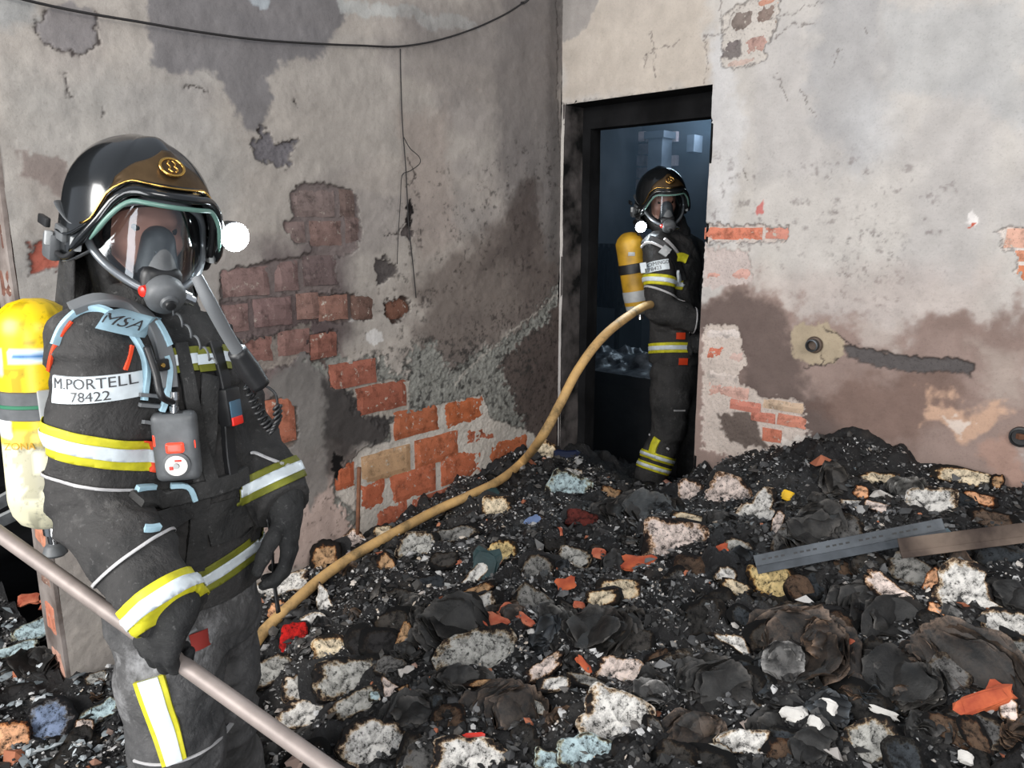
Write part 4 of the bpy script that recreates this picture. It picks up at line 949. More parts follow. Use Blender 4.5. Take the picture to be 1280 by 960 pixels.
def patch(name, bvh, c, right, up, w, h, mat, parent, lift=.004, th=.003, rnd=.15, nx=16, ny=8, shape=None):
    right = nrm(right); up = nrm(up-right*(np.dot(up, right))); n = np.cross(right, up); V = []; ok = True
    for layer in (lift+th, -.004):
        for j in range(ny+1):
            for i in range(nx+1):
                x = (i/nx*2-1); y = (j/ny*2-1)
                if shape: x, y = shape(x, y)
                p = np.array(c)+right*x*w/2+up*y*h/2; q = p
                if bvh is not None:
                    r = bvh.ray_cast(Vector(p+n*.12), Vector(-n))
                    if r[0] is not None and np.linalg.norm(np.array(r[0])-p) < .09: q = np.array(r[0])
                V.append(q+n*layer)
    idx = np.arange(2*(nx+1)*(ny+1)).reshape(2, ny+1, nx+1); F = []
    for j in range(ny):
        for i in range(nx):
            a = idx[0]; F.append((a[j, i], a[j, i+1], a[j+1, i+1], a[j+1, i])); a = idx[1]; F.append((a[j, i], a[j+1, i], a[j+1, i+1], a[j, i+1]))
    ring = [idx[0, 0, i] for i in range(nx)]+[idx[0, j, nx] for j in range(ny)]+[idx[0, ny, i] for i in range(nx, 0, -1)]+[idx[0, j, 0] for j in range(ny, 0, -1)]
    off = (nx+1)*(ny+1)
    for k in range(len(ring)): a, b = ring[k], ring[(k+1) % len(ring)]; F.append((a, a+off, b+off, b))
    o = mesh_obj(name, V, [tuple(int(q) for q in f) for f in F], mat, parent); o.data.set_sharp_from_angle(angle=R(50)); return o

# ------------------------------------------------------------ cloth, metal and skin
def cloth(name, c1, c2, c3, amt):
    m, nt, b = new_mat(name); n1 = noise_node(nt, 6, 6, .7); r = ramp(nt, [(.36, c1), (.55, c2), (.55+amt, c2), (.72+amt*.5, c3)]); nt.links.new(n1.outputs[0], r.inputs[0])
    n5 = noise_node(nt, 90, 4, .75); r5 = ramp(nt, [(.60, 0.), (.72, .35)]); nt.links.new(n5.outputs[0], r5.inputs[0]); nt.links.new(mixc(nt, r5.outputs[0], r.outputs[0], (.22, .215, .21)), b.inputs['Base Color'])
    b.inputs['Roughness'].default_value = .85; b.inputs['Specular IOR Level'].default_value = .3
    n2 = noise_node(nt, 13, 6, .62); n2.inputs['Distortion'].default_value = .3; b1 = N(nt, 'ShaderNodeBump'); b1.inputs['Strength'].default_value = .75; b1.inputs['Distance'].default_value = .022; nt.links.new(n2.outputs[0], b1.inputs['Height'])
    n3 = noise_node(nt, 420, 2, .5); b2 = N(nt, 'ShaderNodeBump'); b2.inputs['Strength'].default_value = .35; b2.inputs['Distance'].default_value = .001; nt.links.new(n3.outputs[0], b2.inputs['Height']); nt.links.new(b1.outputs[0], b2.inputs['Normal']); nt.links.new(b2.outputs[0], b.inputs['Normal']); return m
M['nomex'] = cloth('dark_fire_cloth', (.018, .018, .018), (.042, .040, .039), (.11, .105, .10), .08)
M['nomex_dirty'] = cloth('ash_dusted_cloth', (.035, .035, .036), (.085, .083, .083), (.32, .318, .32), .0)
M['nomex_pale'] = cloth('ash_grey_cloth', (.020, .020, .020), (.040, .039, .038), (.085, .082, .078), .05)
M['lime'] = simple('lime_tape', tuple(srgb(214, 206, 40)), .6, noise=.35, nscale=25)
M['limedull'] = simple('dull_lime_tape', tuple(srgb(120, 122, 30)), .7, noise=.35, nscale=25)
M['silver'] = simple('silver_tape', tuple(srgb(214, 222, 226)), .35, noise=.12, nscale=60)
M['orange'] = simple('orange_tape', tuple(srgb(226, 70, 30)), .6)
M['piping'] = simple('grey_piping', tuple(srgb(178, 176, 176)), .5)
M['webbing'] = simple('pale_blue_webbing', tuple(srgb(158, 190, 204)), .6, noise=.15, nscale=60)
M['webgrey'] = simple('grey_webbing', tuple(srgb(104, 106, 108)), .7)
M['blackrub'] = simple('black_rubber', (.014, .014, .015), .45, noise=.3, nscale=30, bmp=.1)
M['greyrub'] = simple('grey_plastic', tuple(srgb(92, 94, 96)), .5, noise=.35, nscale=25, bmp=.1)
M['palegrey'] = simple('pale_grey_plastic', tuple(srgb(170, 172, 172)), .45, noise=.2, nscale=30)
M['gloss'] = simple('gloss_black_shell', (.010, .011, .012), .2, noise=.2, nscale=9, coat=.6)
M['goldplate'] = simple('bronze_plate', tuple(srgb(96, 76, 52)), .35, metal=.6, noise=.3, nscale=30)
M['gold'] = simple('gold_metal', tuple(srgb(222, 176, 96)), .22, metal=1.0)
M['chrome'] = simple('chrome', (.7, .7, .7), .18, metal=1)
M['glove'] = cloth('dark_glove_leather', (.010, .010, .011), (.026, .026, .026), (.06, .058, .056), .06)
M['skin'] = simple('skin', tuple(srgb(220, 160, 138)), .5, noise=.12, nscale=12)
M['eye'] = simple('eye', (.02, .015, .01), .2)
M['red'] = simple('red_plastic', tuple(srgb(224, 40, 26)), .35)
M['redlamp'] = simple('red_indicator', tuple(srgb(230, 40, 24)), .3, emit=(1, .10, .05, .9))
M['green'] = simple('green_trim', tuple(srgb(96, 128, 118)), .25)
M['blue'] = simple('blue_plastic', tuple(srgb(70, 100, 120)), .4)
M['white'] = simple('white_dial', tuple(srgb(226, 220, 212)), .4)
M['letter'] = simple('grey_letters', tuple(srgb(62, 62, 64)), .6)
M['yellowcyl'] = simple('yellow_cylinder_paint', tuple(srgb(236, 200, 24)), .38, nscale=11, col2=tuple(srgb(208, 162, 16)), bmp=.05)
M['yellowold'] = simple('worn_yellow_paint', tuple(srgb(196, 150, 40)), .5, noise=.4, nscale=14)
M['hose'] = None
def lens_mat():
    m, nt, b = new_mat('visor_glass'); nt.nodes.remove(b); out = nt.nodes['Material Output']
    t = N(nt, 'ShaderNodeBsdfTransparent'); t.inputs[0].default_value = (.60, .63, .65, 1); g = N(nt, 'ShaderNodeBsdfGlossy'); g.inputs['Roughness'].default_value = .06; g.inputs[0].default_value = (.9, .95, 1, 1)
    lw = N(nt, 'ShaderNodeLayerWeight'); lw.inputs[0].default_value = .25; r = ramp(nt, [(0, .06), (.6, .22), (1, .8)]); nt.links.new(lw.outputs['Facing'], r.inputs[0])
    mx = N(nt, 'ShaderNodeMixShader'); nt.links.new(r.outputs[0], mx.inputs[0]); nt.links.new(t.outputs[0], mx.inputs[1]); nt.links.new(g.outputs[0], mx.inputs[2]); nt.links.new(mx.outputs[0], out.inputs[0]); return m
M['lens'] = lens_mat()
M['lamp'] = simple('lit_lamp', (1, 1, 1), .4, emit=(.86, .95, 1.0, 60))

class Frame:
    """f forward, l left, u up"""
    def __init__(s, o, f, roll=0.):
        s.o = np.array(o, float); s.f = nrm(f); s.l = nrm(np.cross([0, 0, 1], s.f)); s.u = np.cross(s.f, s.l)
        if roll: l, u = s.l, s.u; s.l = l*math.cos(roll)+u*math.sin(roll); s.u = u*math.cos(roll)-l*math.sin(roll)
        s.ax = np.stack([s.f, s.l, s.u])
    def __call__(s, f, l, u): return s.o + f*s.f + l*s.l + u*s.u
    def arr(s, A): return s.o + np.asarray(A)@s.ax

def add_body(T, J, HF):
    b = SDF(); F = J['F']; L = np.array([-F[1], F[0], 0]); HF0 = HF; HF = Frame(HF0(0, 0, -.018), HF0.f); HF.l, HF.u, HF.ax = HF0.l, HF0.u, HF0.ax
    b.cap(J['pelvis'], J['waist'], .13, .12, .05, F, 1.4).cap(J['waist'], J['chest'], .12, .15, .05, F, 1.4).cap(J['chest'], J['neck'], .13, .06, .05, F, 1.25)
    b.cap(J['neck'], HF(-.02, 0, -.08), .055, .055, .03)
    for s in 'RL':
        b.chain([J['chest']*.3+J[s+'S']*.7, J[s+'S'], J[s+'E'], J[s+'W']], [.06, .055, .040, .024], .03)
        b.cap(J[s+'W'], J[s+'W']+.04*(J[s+'W']-J[s+'E']), .022, .018, .01)
        b.chain([J[s+'H'], J[s+'K'], J[s+'A']], [.085, .06, .042], .04)
        b.cap(J[s+'A'], J[s+'A']+F*.14-np.array([0, 0, .05]), .04, .03, .03)
    b.ell(HF(-.005, 0, 0), HF.ax, [.098, .076, .115], .02).ell(HF(.035, 0, -.07), HF.ax, [.062, .054, .062], .03)    # skull, jaw
    b.cap(HF(.092, 0, .0), HF(.118, 0, -.032), .008, .013, .012)                                                    # nose
    b.cap(HF(.086, -.03, .015), HF(.086, .03, .015), .010, .010, .015)                                             # brow
    b.ell(HF(.086, 0, -.066), HF.ax, [.016, .026, .010], .008)                                                    # lips
    b.ell(HF(.078, 0, -.112), HF.ax, [.018, .020, .016], .02)
    for s in (-1, 1):
        b.ell(HF(.070, s*.036, -.030), HF.ax, [.024, .022, .020], .02); b.ell(HF(-.005, s*.078, -.02), HF.ax, [.018, .008, .032], .01)
    o = sdf_obj('body', b, .0085, M['skin']); adopt(o, T)
    hood = SDF().ell(HF(-.008, 0, 0), HF.ax, [.108, .090, .124], .02).ell(HF(.025, 0, -.07), HF.ax, [.076, .072, .074], .03).cap(HF(-.02, 0, -.08), J['neck'], .078, .085, .03); hood.carves.append((HF(.048, 0, -.02), HF.f, .115))
    adopt(sdf_obj('hood', hood, .008, M['nomex']), T)
    for s in (-1, 1): adopt(lathe('eye', HF(.078, s*.031, -.004), HF.f, [(-.006, .0), (-.002, .009), (.004, .011), (.009, .008), (.011, .003)], M['eye'], None, 12), T)
    return o

def add_helmet(T, HF, lamp_side, lampf=.10, lampl=.155, lampu=-.03, emblem=True, spot=12):
    a, b_, c = .150, .128, .138
    def rim(ph): x = abs(ph)/math.pi; return .046-.146*smooth(.16, .46, x)-.02*smooth(.5, 1, x)
    def S(ph, v, off=0.):
        rz = rim(ph); th_eq = .72
        if v < th_eq: th = v/th_eq*math.pi/2; r = math.sin(th); z = math.cos(th)*c
        else: t = (v-th_eq)/(1-th_eq); r = 1.0+.03*math.sin(t*2.6)-.02*t; z = rz*t if rz < 0 else 0
        if rz > 0: th = min(v*math.acos(rz/c), math.pi/2); r = math.sin(th); z = math.cos(th)*c
        x = math.cos(ph); y = math.sin(ph); fa = a*(1.04 if x > 0 else 1.0)
        crest = .010*math.exp(-(y*r/.16)**2)*smooth(.02, .25, v)*(1-smooth(.60, .8, v)) * (1 if abs(ph) < 1 or abs(ph) > 2 else .9)
        p = np.array([fa*x*r, b_*y*r, z]); n = nrm(np.array([x*r/fa, y*r/b_, max(z, 0)/c/c*1.0+1e-3])); return p+n*(crest+off)
    NP, NV = 72, 26; V = []
    for j in range(NV+1):
        for i in range(NP): V.append(HF.arr(S(-math.pi+2*math.pi*i/NP, max(j/NV, .004))))
    F = [(j*NP+i, (j+1)*NP+i, (j+1)*NP+(i+1) % NP, j*NP+(i+1) % NP) for j in range(NV) for i in range(NP)]+[tuple(range(NP))]
    sh = mesh_obj('helmet', V, F, M['gloss']); adopt(sh, T); m = sh.modifiers.new('thickness', 'SOLIDIFY'); m.thickness = .006; m.offset = -1
    # brow lip and edge trim
    sub = sh
    def sp(o): o.parent = sub; return o
    pr = [HF.arr(S(p, 1.0, .004)) for p in np.linspace(-math.pi, math.pi, 49)[:-1]]; sp(tube('edge_trim', pr, .0055, M['blackrub'], closed=True, res=2, seg=8))
    pr = [HF.arr(S(p, .97, .012)+np.array([.010, 0, -.004])) for p in np.linspace(-1.25, 1.25, 21)]; sp(tube('brow_trim', pr, [.003]+[.008]*19+[.003], M['gloss'], res=2, seg=8))
    pr = [HF.arr(S(p, 1.0, .010)+np.array([.018, 0, -.014])) for p in np.linspace(-1.0, 1.0, 19)]; sp(tube('visor_edge', pr, [.002]+[.0045]*17+[.002], M['green'], res=2, seg=8))
    pr = [HF.arr(S(p, .88, .004)) for p in np.linspace(-1.7, 1.7, 25)]; sp(tube('side_groove', pr, .003, M['gloss'], res=2, seg=6))
    # triangular front plate with a round emblem
    V = []; n_ = 14
    for j in range(n_+1):
        v = .50+.40*j/n_; half = .10+1.0*((j/n_)**1.15)
        for i in range(n_+1): ph = half*(i/n_*2-1); V.append(HF.arr(S(ph, v-.05*(abs(i/n_*2-1)**2)*(j/n_), .005)))
    F = [(j*(n_+1)+i, (j+1)*(n_+1)+i, (j+1)*(n_+1)+i+1, j*(n_+1)+i+1) for j in range(n_) for i in range(n_)]
    pl = sp(mesh_obj('front_plate', V, F, M['goldplate'])); pl.modifiers.new('t', 'SOLIDIFY').thickness = .003
    edge = [V[j*(n_+1)] for j in range(n_, -1, -2)]+[V[j*(n_+1)+n_] for j in range(0, n_+1, 2)]
    ec = HF.arr(S(0, .70, .010)); en = nrm(ec-HF(.02, 0, 0.0)); e1 = nrm(np.cross([0, 0, 1], en)); e2 = np.cross(en, e1)
    sp(tube('emblem_ring', [ec+.021*(math.cos(t)*e1+.85*math.sin(t)*e2) for t in np.linspace(0, 2*math.pi, 17)[:-1]], .0028, M['gold'], closed=True, res=2, seg=8))
    sp(lathe('emblem', ec-en*.003, en, [(0, .019), (.003, .018), (.004, .012)], M['goldplate'], None, 20))
    for sgn in (-1, 1): sp(tube('emblem_figure', [ec+(sgn*x*e1+y*e2)*.001+en*.002 for x, y in ((3, 12), (7, 6), (4, 0), (8, -6), (2, -12))], .0018, M['gold'], res=3, seg=6))
    bl = [HF.arr(S(p, .90-.05*(abs(p)/1.1)**2, .008)) for p in np.linspace(-1.1, 1.1, 17)]; sp(tube('plate_edge', bl, .0022, M['gold'], res=2, seg=6))
    # lamp on the side of the helmet
    s = lamp_side; base = HF(lampf-.10, s*(lampl-.02), lampu); tip = HF(lampf, s*lampl, lampu)
    d = nrm(tip-base); sp(lathe('torch', base, HF.f, [(0, .012), (.004, .015), (.05, .015), (.06, .018), (.072, .027), (.098, .030), (.100, .027)], M['blackrub'], None, 24))
    le = base+HF.f*.101
    sp(lathe('torch_lens', le, HF.f, [(-.002, .025), (.002, .0285), (.007, .026), (.012, .016), (.013, .004)], M['lamp'], None, 24))
    sp(rbox('torch_bracket', HF(lampf-.08, s*(lampl-.035), lampu+.008), HF.ax, (.05, .03, .02), M['greyrub'], None))
    l = bpy.data.lights.new('torch_light', 'SPOT'); l.energy = spot; l.color = (.80, .92, 1.0); l.spot_size = R(120); l.spot_blend = .8; l.shadow_soft_size = .02
    lo = bpy.data.objects.new('torch_light', l); C.objects.link(lo); lo.location = le+HF.f*.03; lo.rotation_euler = Vector(HF.f+HF.u*-.1).to_track_quat('-Z', 'Y').to_euler()
    # cloth neck guard hanging from the rim
    V = []; NN = 40; ROW = 7
    for j in range(ROW+1):
        t = j/ROW
        for i in range(NN+1):
            ph = math.pi*(.42+1.16*i/NN); p = S(ph if ph < math.pi else ph-2*math.pi, 1.0, -.004); w = .006*math.sin(i*1.1)*t
            V.append(HF.arr(p*np.array([1, 1, 1])+np.array([p[0]*(.10*t)+w, p[1]*(-.06*t)+w, -.105*t])))
    F = [(j*(NN+1)+i, (j+1)*(NN+1)+i, (j+1)*(NN+1)+i+1, j*(NN+1)+i+1) for j in range(ROW) for i in range(NN)]
    ng = sp(mesh_obj('neck_guard', V, F, M['nomex'])); ng.modifiers.new('t', 'SOLIDIFY').thickness = .004
    return sh, le

def add_mask(T, HF, detail=True, hose_to=None):
    # panoramic lens: rounded shape narrowing to the breathing valve
    def S(x, y, off=0.):
        x0 = x*math.sqrt(max(0, 1-y*y/2)); y0 = y*math.sqrt(max(0, 1-x*x/2)); wdt = 1.12 if y0 > 0 else 1.12-.42*(-y0)**1.4
        ph = x0*wdt*1.02; z = -.045+y0*.082; r = .122+.012*(1-abs(y0))+.018*(-y0 if y0 < 0 else 0)+off
        return np.array([r*math.cos(ph)*1.05-.004, r*math.sin(ph)*.86, z])
    n = 24; V = [HF.arr(S(i/n*2-1, j/n*2-1)) for j in range(n+1) for i in range(n+1)]
    F = [(j*(n+1)+i, j*(n+1)+i+1, (j+1)*(n+1)+i+1, (j+1)*(n+1)+i) for j in range(n) for i in range(n)]
    mk = rbox('breathing_mask', HF(.118, 0, -.112), HF.ax, (.070, .075, .066), M['blackrub'], None, .022, 4); adopt(mk, T)
    def sp(o): o.parent = mk; return o
    sp(mesh_obj('lens', V, F, M['lens']))
    edge = [(t, -1) for t in np.linspace(-1, 1, 13)[:-1]]+[(1, t) for t in np.linspace(-1, 1, 13)[:-1]]+[(t, 1) for t in np.linspace(1, -1, 13)[:-1]]+[(-1, t) for t in np.linspace(1, -1, 13)[:-1]]
    sp(tube('lens_frame', [HF.arr(S(x, y, .001)) for x, y in edge], .0075, simple('lens_frame', tuple(srgb(120, 124, 128)), .3, metal=.5), closed=True, res=2, seg=8))
    sp(tube('face_seal', [HF.arr(S(x*.99, y*.99, -.016)) for x, y in edge], .013, M['blackrub'], closed=True, res=2, seg=10))
    ic = SDF().cap(HF(.104, 0, -.040), HF(.112, 0, -.095), .030, .038, .02); sp(sdf_obj('nose_cup', ic, .006, M['greyrub']))
    ax2 = nrm(HF.f*.92-HF.u*.40); vc = HF(.140, 0, -.118)
    sp(lathe('demand_valve', vc, ax2, [(0, .030), (.012, .036), (.030, .036), (.040, .030), (.044, .016), (.050, .014), (.051, .006)], M['greyrub'], None, 28))
    sp(lathe('valve_button', vc+ax2*.050, ax2, [(0, .010), (.006, .009), (.008, .004)], M['blackrub'], None, 16))
    sp(lathe('red_button', vc+ax2*.012-HF.l*.030, -HF.l+ax2*.3, [(0, .011), (.010, .010), (.013, .005)], M['red'], None, 16))
    sp(lathe('hose_coupling', vc+HF.l*.028+ax2*.02, HF.l-HF.u*.4, [(0, .014), (.016, .014), (.018, .010), (.028, .010)], M['chrome'], None, 16))
    # head harness with buckles on both cheeks
    for s in (-1, 1):
        sp(tube('strap', [HF.arr(S(s*1.0, .35, .0)), HF(.03, s*.122, -.035), HF(-.05, s*.125, -.015), HF(-.12, s*.09, -.02)], .007, M['greyrub'], sq=.3))
        sp(tube('strap', [HF.arr(S(s*1.0, -.45, .0)), HF(.02, s*.118, -.105), HF(-.06, s*.105, -.12), HF(-.11, s*.07, -.12)], .007, M['greyrub'], sq=.3))
        sp(rbox('buckle', HF(.055, s*.122, -.068), HF.ax, (.030, .012, .022), M['palegrey'], None, .003)); sp(rbox('buckle', HF(.0, s*.128, -.06), HF.ax, (.05, .016, .028), M['greyrub'], None, .005))
        sp(rbox('buckle', HF(-.035, s*.134, -.092), HF.ax, (.05, .022, .05), M['greyrub'], None, .008)); sp(rbox('strap_end', HF(-.085, s*.136, -.055), HF.ax, (.05, .010, .018), M['blackrub'], None, .003)); sp(rbox('buckle', HF(-.02, s*.145, -.075), HF.ax, (.012, .012, .026), M['palegrey'], None, .003))
    return mk, vc, ax2

def add_clothes(T, J, HF, h=.011, seed=1, arm=1.0):
    F = J['F']; L = np.array([-F[1], F[0], 0]); Z = np.array([0, 0, 1.])
    j = SDF(); hem = J['hem']
    j.cap(hem-Z*.02, J['waist'], J.get('rhem', .155), .140, .05, F, 1.22).cap(J['waist'], J['chest'], .140, .155, .05, F, 1.22)
    j.cap(J['chest'], J['neck']-Z*.02, .140, .075, .05, F, 1.1)
    j.cap(J['RS']+Z*.005, J['LS']+Z*.005, .066, .066, .06)
    for s in 'RL':
        S, E, Wr = J[s+'S'], J[s+'E'], J[s+'W']; r = [.078, .076, .070, .064, .060]; r = [x*arm for x in r]
        out = nrm(E-(S+Wr)/2); j.chain([S, (S+E)/2, E+out*.006, (E+Wr)/2, Wr], r, .022)
        d = nrm(Wr-E); j.carves.append((Wr+d*.005, d, .085))
    j.cut(hem-Z*.06, -Z)
    jk = sdf_obj('jacket', j, h, M['nomex'], folds(seed)); adopt(jk, T)
    # raised collar
    t = SDF(); pv = J['pelvis']
    t.cap(pv+Z*.04, pv-Z*.06, .145, .145, .05, F, 1.2)
    for s in 'RL':
        t.chain([J[s+'H'], (J[s+'H']+J[s+'K'])/2, J[s+'K'], (J[s+'K']+J[s+'A'])/2, J[s+'A']], [.102, .094, .082, .080, .078], .035)
    t.cut([0, 0, min(J['RA'][2], J['LA'][2])-.01], -Z)
    tr = sdf_obj('trousers', t, h, M['nomex'], folds(seed+20, .010, 20, 6)); adopt(tr, T)
    for s in 'RL':
        A = J[s+'A']; D = J.get(s+'D', F); bt = SDF().cap(A+Z*.05, A-Z*.03, .058, .055, .02).chain([A-Z*.045, A-Z*.05+D*.10, A-Z*.055+D*.18], [.052, .048, .042], .03).cut([0, 0, A[2]-.088], -Z)
        adopt(sdf_obj('boot', bt, .009, M['blackrub']), T)
    col = SDF()
    nb = J['neck']; up = nrm(HF.o-nb)
    col.cap(nb-up*.02, nb+up*.055, .095, .082, .02); col.cut(nb+up*.085, up)
    adopt(sdf_obj('collar', col, .009, M['nomex_pale'], folds(seed+5, .006)), T)
    return jk, tr

def add_hand(T, wrist, dirv, palm_n, thumb_dir, curl, mat, name='glove', sc=1.12, thumb_curl=.35, cuff=True, grip=None, back=None):
    """glove with palm, four unequal fingers and a thumb. dirv: wrist->fingers, palm_n: out of the palm, thumb_dir: side of the thumb"""
    d = nrm(dirv); p = nrm(palm_n-d*(palm_n@d)); t = nrm(thumb_dir-d*(thumb_dir@d)-p*(thumb_dir@p))
    s = SDF(); kn = wrist+d*.095*sc
    bk = d if back is None else nrm(back); s.cap(wrist-bk*(.07 if cuff is True else .045)*sc, wrist-d*.0, (.046 if cuff is True else .044)*sc, .036*sc, .015)
    s.cap(wrist, wrist+d*.04*sc, .034*sc, .034*sc, .02, p, 1.35)
    for q, l in zip((-.030, -.010, .011, .031), (.076, .082, .084, .080)): s.cap(wrist+t*q*.6*sc+d*.01, wrist+t*q*sc+d*l*sc, .019*sc, .0125*sc, .007)
    for q, ln, r, c in zip((.031, .011, -.010, -.030), (.072, .080, .075, .060), (.0115, .012, .0115, .0105), curl):
        a = wrist+t*q*1.06*sc+d*(.082 if abs(q) < .02 else .077)*sc; dd = d.copy(); pts = [a]; ang = 0
        for k, frac in enumerate((.45, .32, .25)):
            ang += c*(.8 if k == 0 else 1.1); v = math.cos(ang)*d+math.sin(ang)*p; pts.append(pts[-1]+v*ln*frac*sc*1.12)
        s.chain(pts, [r*sc*1.12, r*sc*1.04, r*sc, r*sc*.86], .0035)
    a = wrist+t*.024*sc+d*.018*sc+p*.006; v1 = nrm(t*.75+d*.7+p*.35); v2 = nrm(t*(.55-thumb_curl)+d*.8+p*(.3+thumb_curl)); v3 = nrm(t*(.25-thumb_curl)+d*.9+p*(.3+thumb_curl*1.3))
    b1 = a+v1*.048*sc; b2 = b1+v2*.036*sc; b3 = b2+v3*.030*sc
    s.chain([a, b1, b2, b3], [.019*sc, .0155*sc, .014*sc, .012*sc], .010)
    o = sdf_obj(name, s, .0046, mat, lambda P: (fbm(P*45, 2, 3)-.5)*.003); adopt(o, T); return o
# ------------------------------------------------------------ firefighter at the left
T1 = empty('person', (*W(235, 900, 1.5)[:2], .05), 'firefighter at the left in dark ash-dusted gear and full-face mask, gripping a slanting pole', 'person')
th = R(35); F1 = np.array([math.cos(th), -math.sin(th), 0])
J = dict(F=F1, neck=W(188, 402, 1.5), chest=W(205, 480, 1.5), waist=W(225, 600, 1.51), pelvis=W(232, 730, 1.52), hem=W(236, 700, 1.51),
         RS=W(124, 436, 1.37), RE=W(122, 636, 1.34), RW=W(182, 768, 1.23), LS=W(254, 448, 1.60), LE=W(302, 552, 1.66), LW=W(348, 622, 1.56),
         RH=W(203, 770, 1.44), LH=W(262, 760, 1.60), RK=W(222, 915, 1.40), LK=W(272, 900, 1.60))
# the pole he grips fixes where the right hand and cuff are
PA = W(-60, 625, 1.45); PB = W(480, 1010, 1.02); pd_ = nrm(PB-PA)
grip = W(214, 818, 1.22); gp = PA+pd_*((grip-PA)@pd_)
hand_d = gp-J['RE']; hand_d = nrm(hand_d-pd_*(hand_d@pd_)*.9); hand_d = nrm(hand_d-pd_*(hand_d@pd_))
pn = nrm(np.cross(pd_, hand_d)); pn = pn if pn[1] > 0 else -pn
wr2 = gp-hand_d*.098-pn*.034; J['RW'] = wr2+hand_d*.010; J['LW'] = W(354, 632, 1.545)
J['RA'] = np.array([J['RK'][0]-.05, J['RK'][1]+.08, .13]); J['LA'] = np.array([J['LK'][0]-.03, J['LK'][1]+.10, .13])
hd = R(-45)      # heading of the face
Fh = np.array([math.cos(hd)*.985, math.sin(hd)*.985, -.20])
HF = Frame(W(174, 262, 1.49), Fh, roll=R(-7))
add_body(T1, J, HF)
jk, tr = add_clothes(T1, J, HF, .0085, 1)
tr.data.materials[0] = M['nomex_dirty']
hel, lampP = add_helmet(T1, HF, 1, lampf=.115, lampl=.160, lampu=-.013, spot=10)
mk, vc, vax = add_mask(T1, HF)
B = bvh_of(jk); BT = bvh_of(tr)
# sleeve tape, cuff tape, hem tape: yellow - silver - yellow
def tape(src, c, n, half, keep, col='lime', parent=None, lift=.003):
    p = parent or src
    o = band('reflective_band', src, c, n, half, M[col], p, lift, keep)
    if o: o2 = band('silver_stripe', src, c, n, half*.42, M['silver'], o, lift+.003, keep); return o
RS, RE, RWr = J['RS'], J['RE'], J['RW']; LS, LE, LWr = J['LS'], J['LE'], J['LW']
def adoptp(o):  # parts built in world coordinates under a part of the person
    return o
kR = near_seg(RS, RE, .135)
tape(jk, W(118, 552, 1.36), idir(-.25, .97), .028, lambda P: kR(P) & ((P-J['chest'])@np.array([-F1[1], F1[0], 0]) < -.075))
band('orange_tab', jk, W(118, 552, 1.36), idir(-.25, .97), .029, M['orange'], jk, .0045, lambda P: kR(P) & (P[:, 0] > W(163, 560, 1.3)[0]) & ((P-J['chest'])@np.array([-F1[1], F1[0], 0]) < -.07) & (P[:, 1] < 1.40))
kRf = near_seg(RE, RWr, .100)
tape(jk, J['RW']-hand_d*.05, nrm(idir(.62, .78)+np.array([0, -.15, 0])), .027, lambda P: kRf(P) & (P[:, 1] < 1.42))
band('piping', jk, W(152, 712, 1.28), idir(.62, .78), .0028, M['piping'], jk, .003, kRf)
band('piping', jk, W(115, 595, 1.36), idir(-.22, .97), .0028, M['piping'], jk, .003, lambda P: kR(P) & ((P-J['chest'])@np.array([-F1[1], F1[0], 0]) < -.09))
kL = near_seg(LE, LWr+.1*(LWr-LE), .105)
tape(jk, J['LW']-nrm(J['LW']-J['LE'])*.075, idir(.42, .9), .026, lambda P: kL(P) & ((P-W(300, 592, 1.55))@idir(1, -.2) > 0), 'limedull')
band('piping', jk, W(322, 560, 1.6), idir(-.42, .9), .0025, M['piping'], jk, .003, lambda P: kL(P) & ((P-W(306, 560, 1.55))@idir(1, -.2) > 0))
tape(jk, W(280, 715, 1.4), nrm(idir(.42, .90)+np.array([0, .12, 0])), .024, lambda P: (np.linalg.norm(P-W(170, 762, 1.3), axis=1) > .10) & (P[:, 2] < J['waist'][2]) & ~near_seg(RE, RWr+(RWr-RE)*.2, .10)(P) & ~near_seg(LE, LWr+(LWr-LE)*.2, .095)(P), 'limedull')
# name patch on the upper sleeve
c, n = hit(B, 113, 487)
rt = nrm(np.array([1, .10, 0])); upv = np.array([.0, 0, 1.])
pt = patch('name_patch', B, c+n*.0, rt, upv, .140, .046, M['silver'], jk, .004, .003, nx=24)
letters('lettering', B, 'M.PORTELL', c+upv*.010, rt, upv, .0265, M['letter'], pt, .0085, 1.0)
letters('lettering', B, '78422', c-upv*.0125, rt, upv, .0240, M['letter'], pt, .0085, 1.05)
# harness of the breathing apparatus
hr = ribbon('harness', B, [(92, 392), (120, 380), (150, 384), (176, 396), (196, 424), (206, 452), (210, 486)], .030, M['webgrey'], None, .012, .006)
adopt(hr, T1)
def hp(o):
    if o: o.parent = hr
    return o
hp(ribbon('piped_edge', B, [(72, 432), (82, 405), (104, 388), (130, 388), (150, 400), (166, 422), (178, 445), (182, 470), (178, 500)], .009, M['webbing'], None, .007, .005))
hp(ribbon('webbing', B, [(190, 408), (199, 420), (207, 434)], .011, M['webbing'], None, .018, .004)); hp(ribbon('webbing', B, [(204, 446), (211, 462), (208, 488), (200, 512)], .010, M['webbing'], None, .016, .004))
c, n = hit(B, 167, 404); r2 = nrm(idir(.86, .28)+np.array([0, .1, 0])); u2 = idir(.40, -.9)
pd = hp(patch('strap_pad', B, c, r2, u2, .050, .040, M['webbing'], None, .036, .006, nx=8, ny=6))
letters('lettering', B, 'MSA', c, r2, u2, .026, M['letter'], pd, .0435, .95)
for y_, x0, x1 in ((493, 172, 206), (505, 172, 206), (527, 176, 200)): hp(ribbon('cross_strap', B, [(x0, y_), ((x0+x1)/2, y_+1), (x1, y_+2)], .007, M['webgrey'], None, .010, .003))
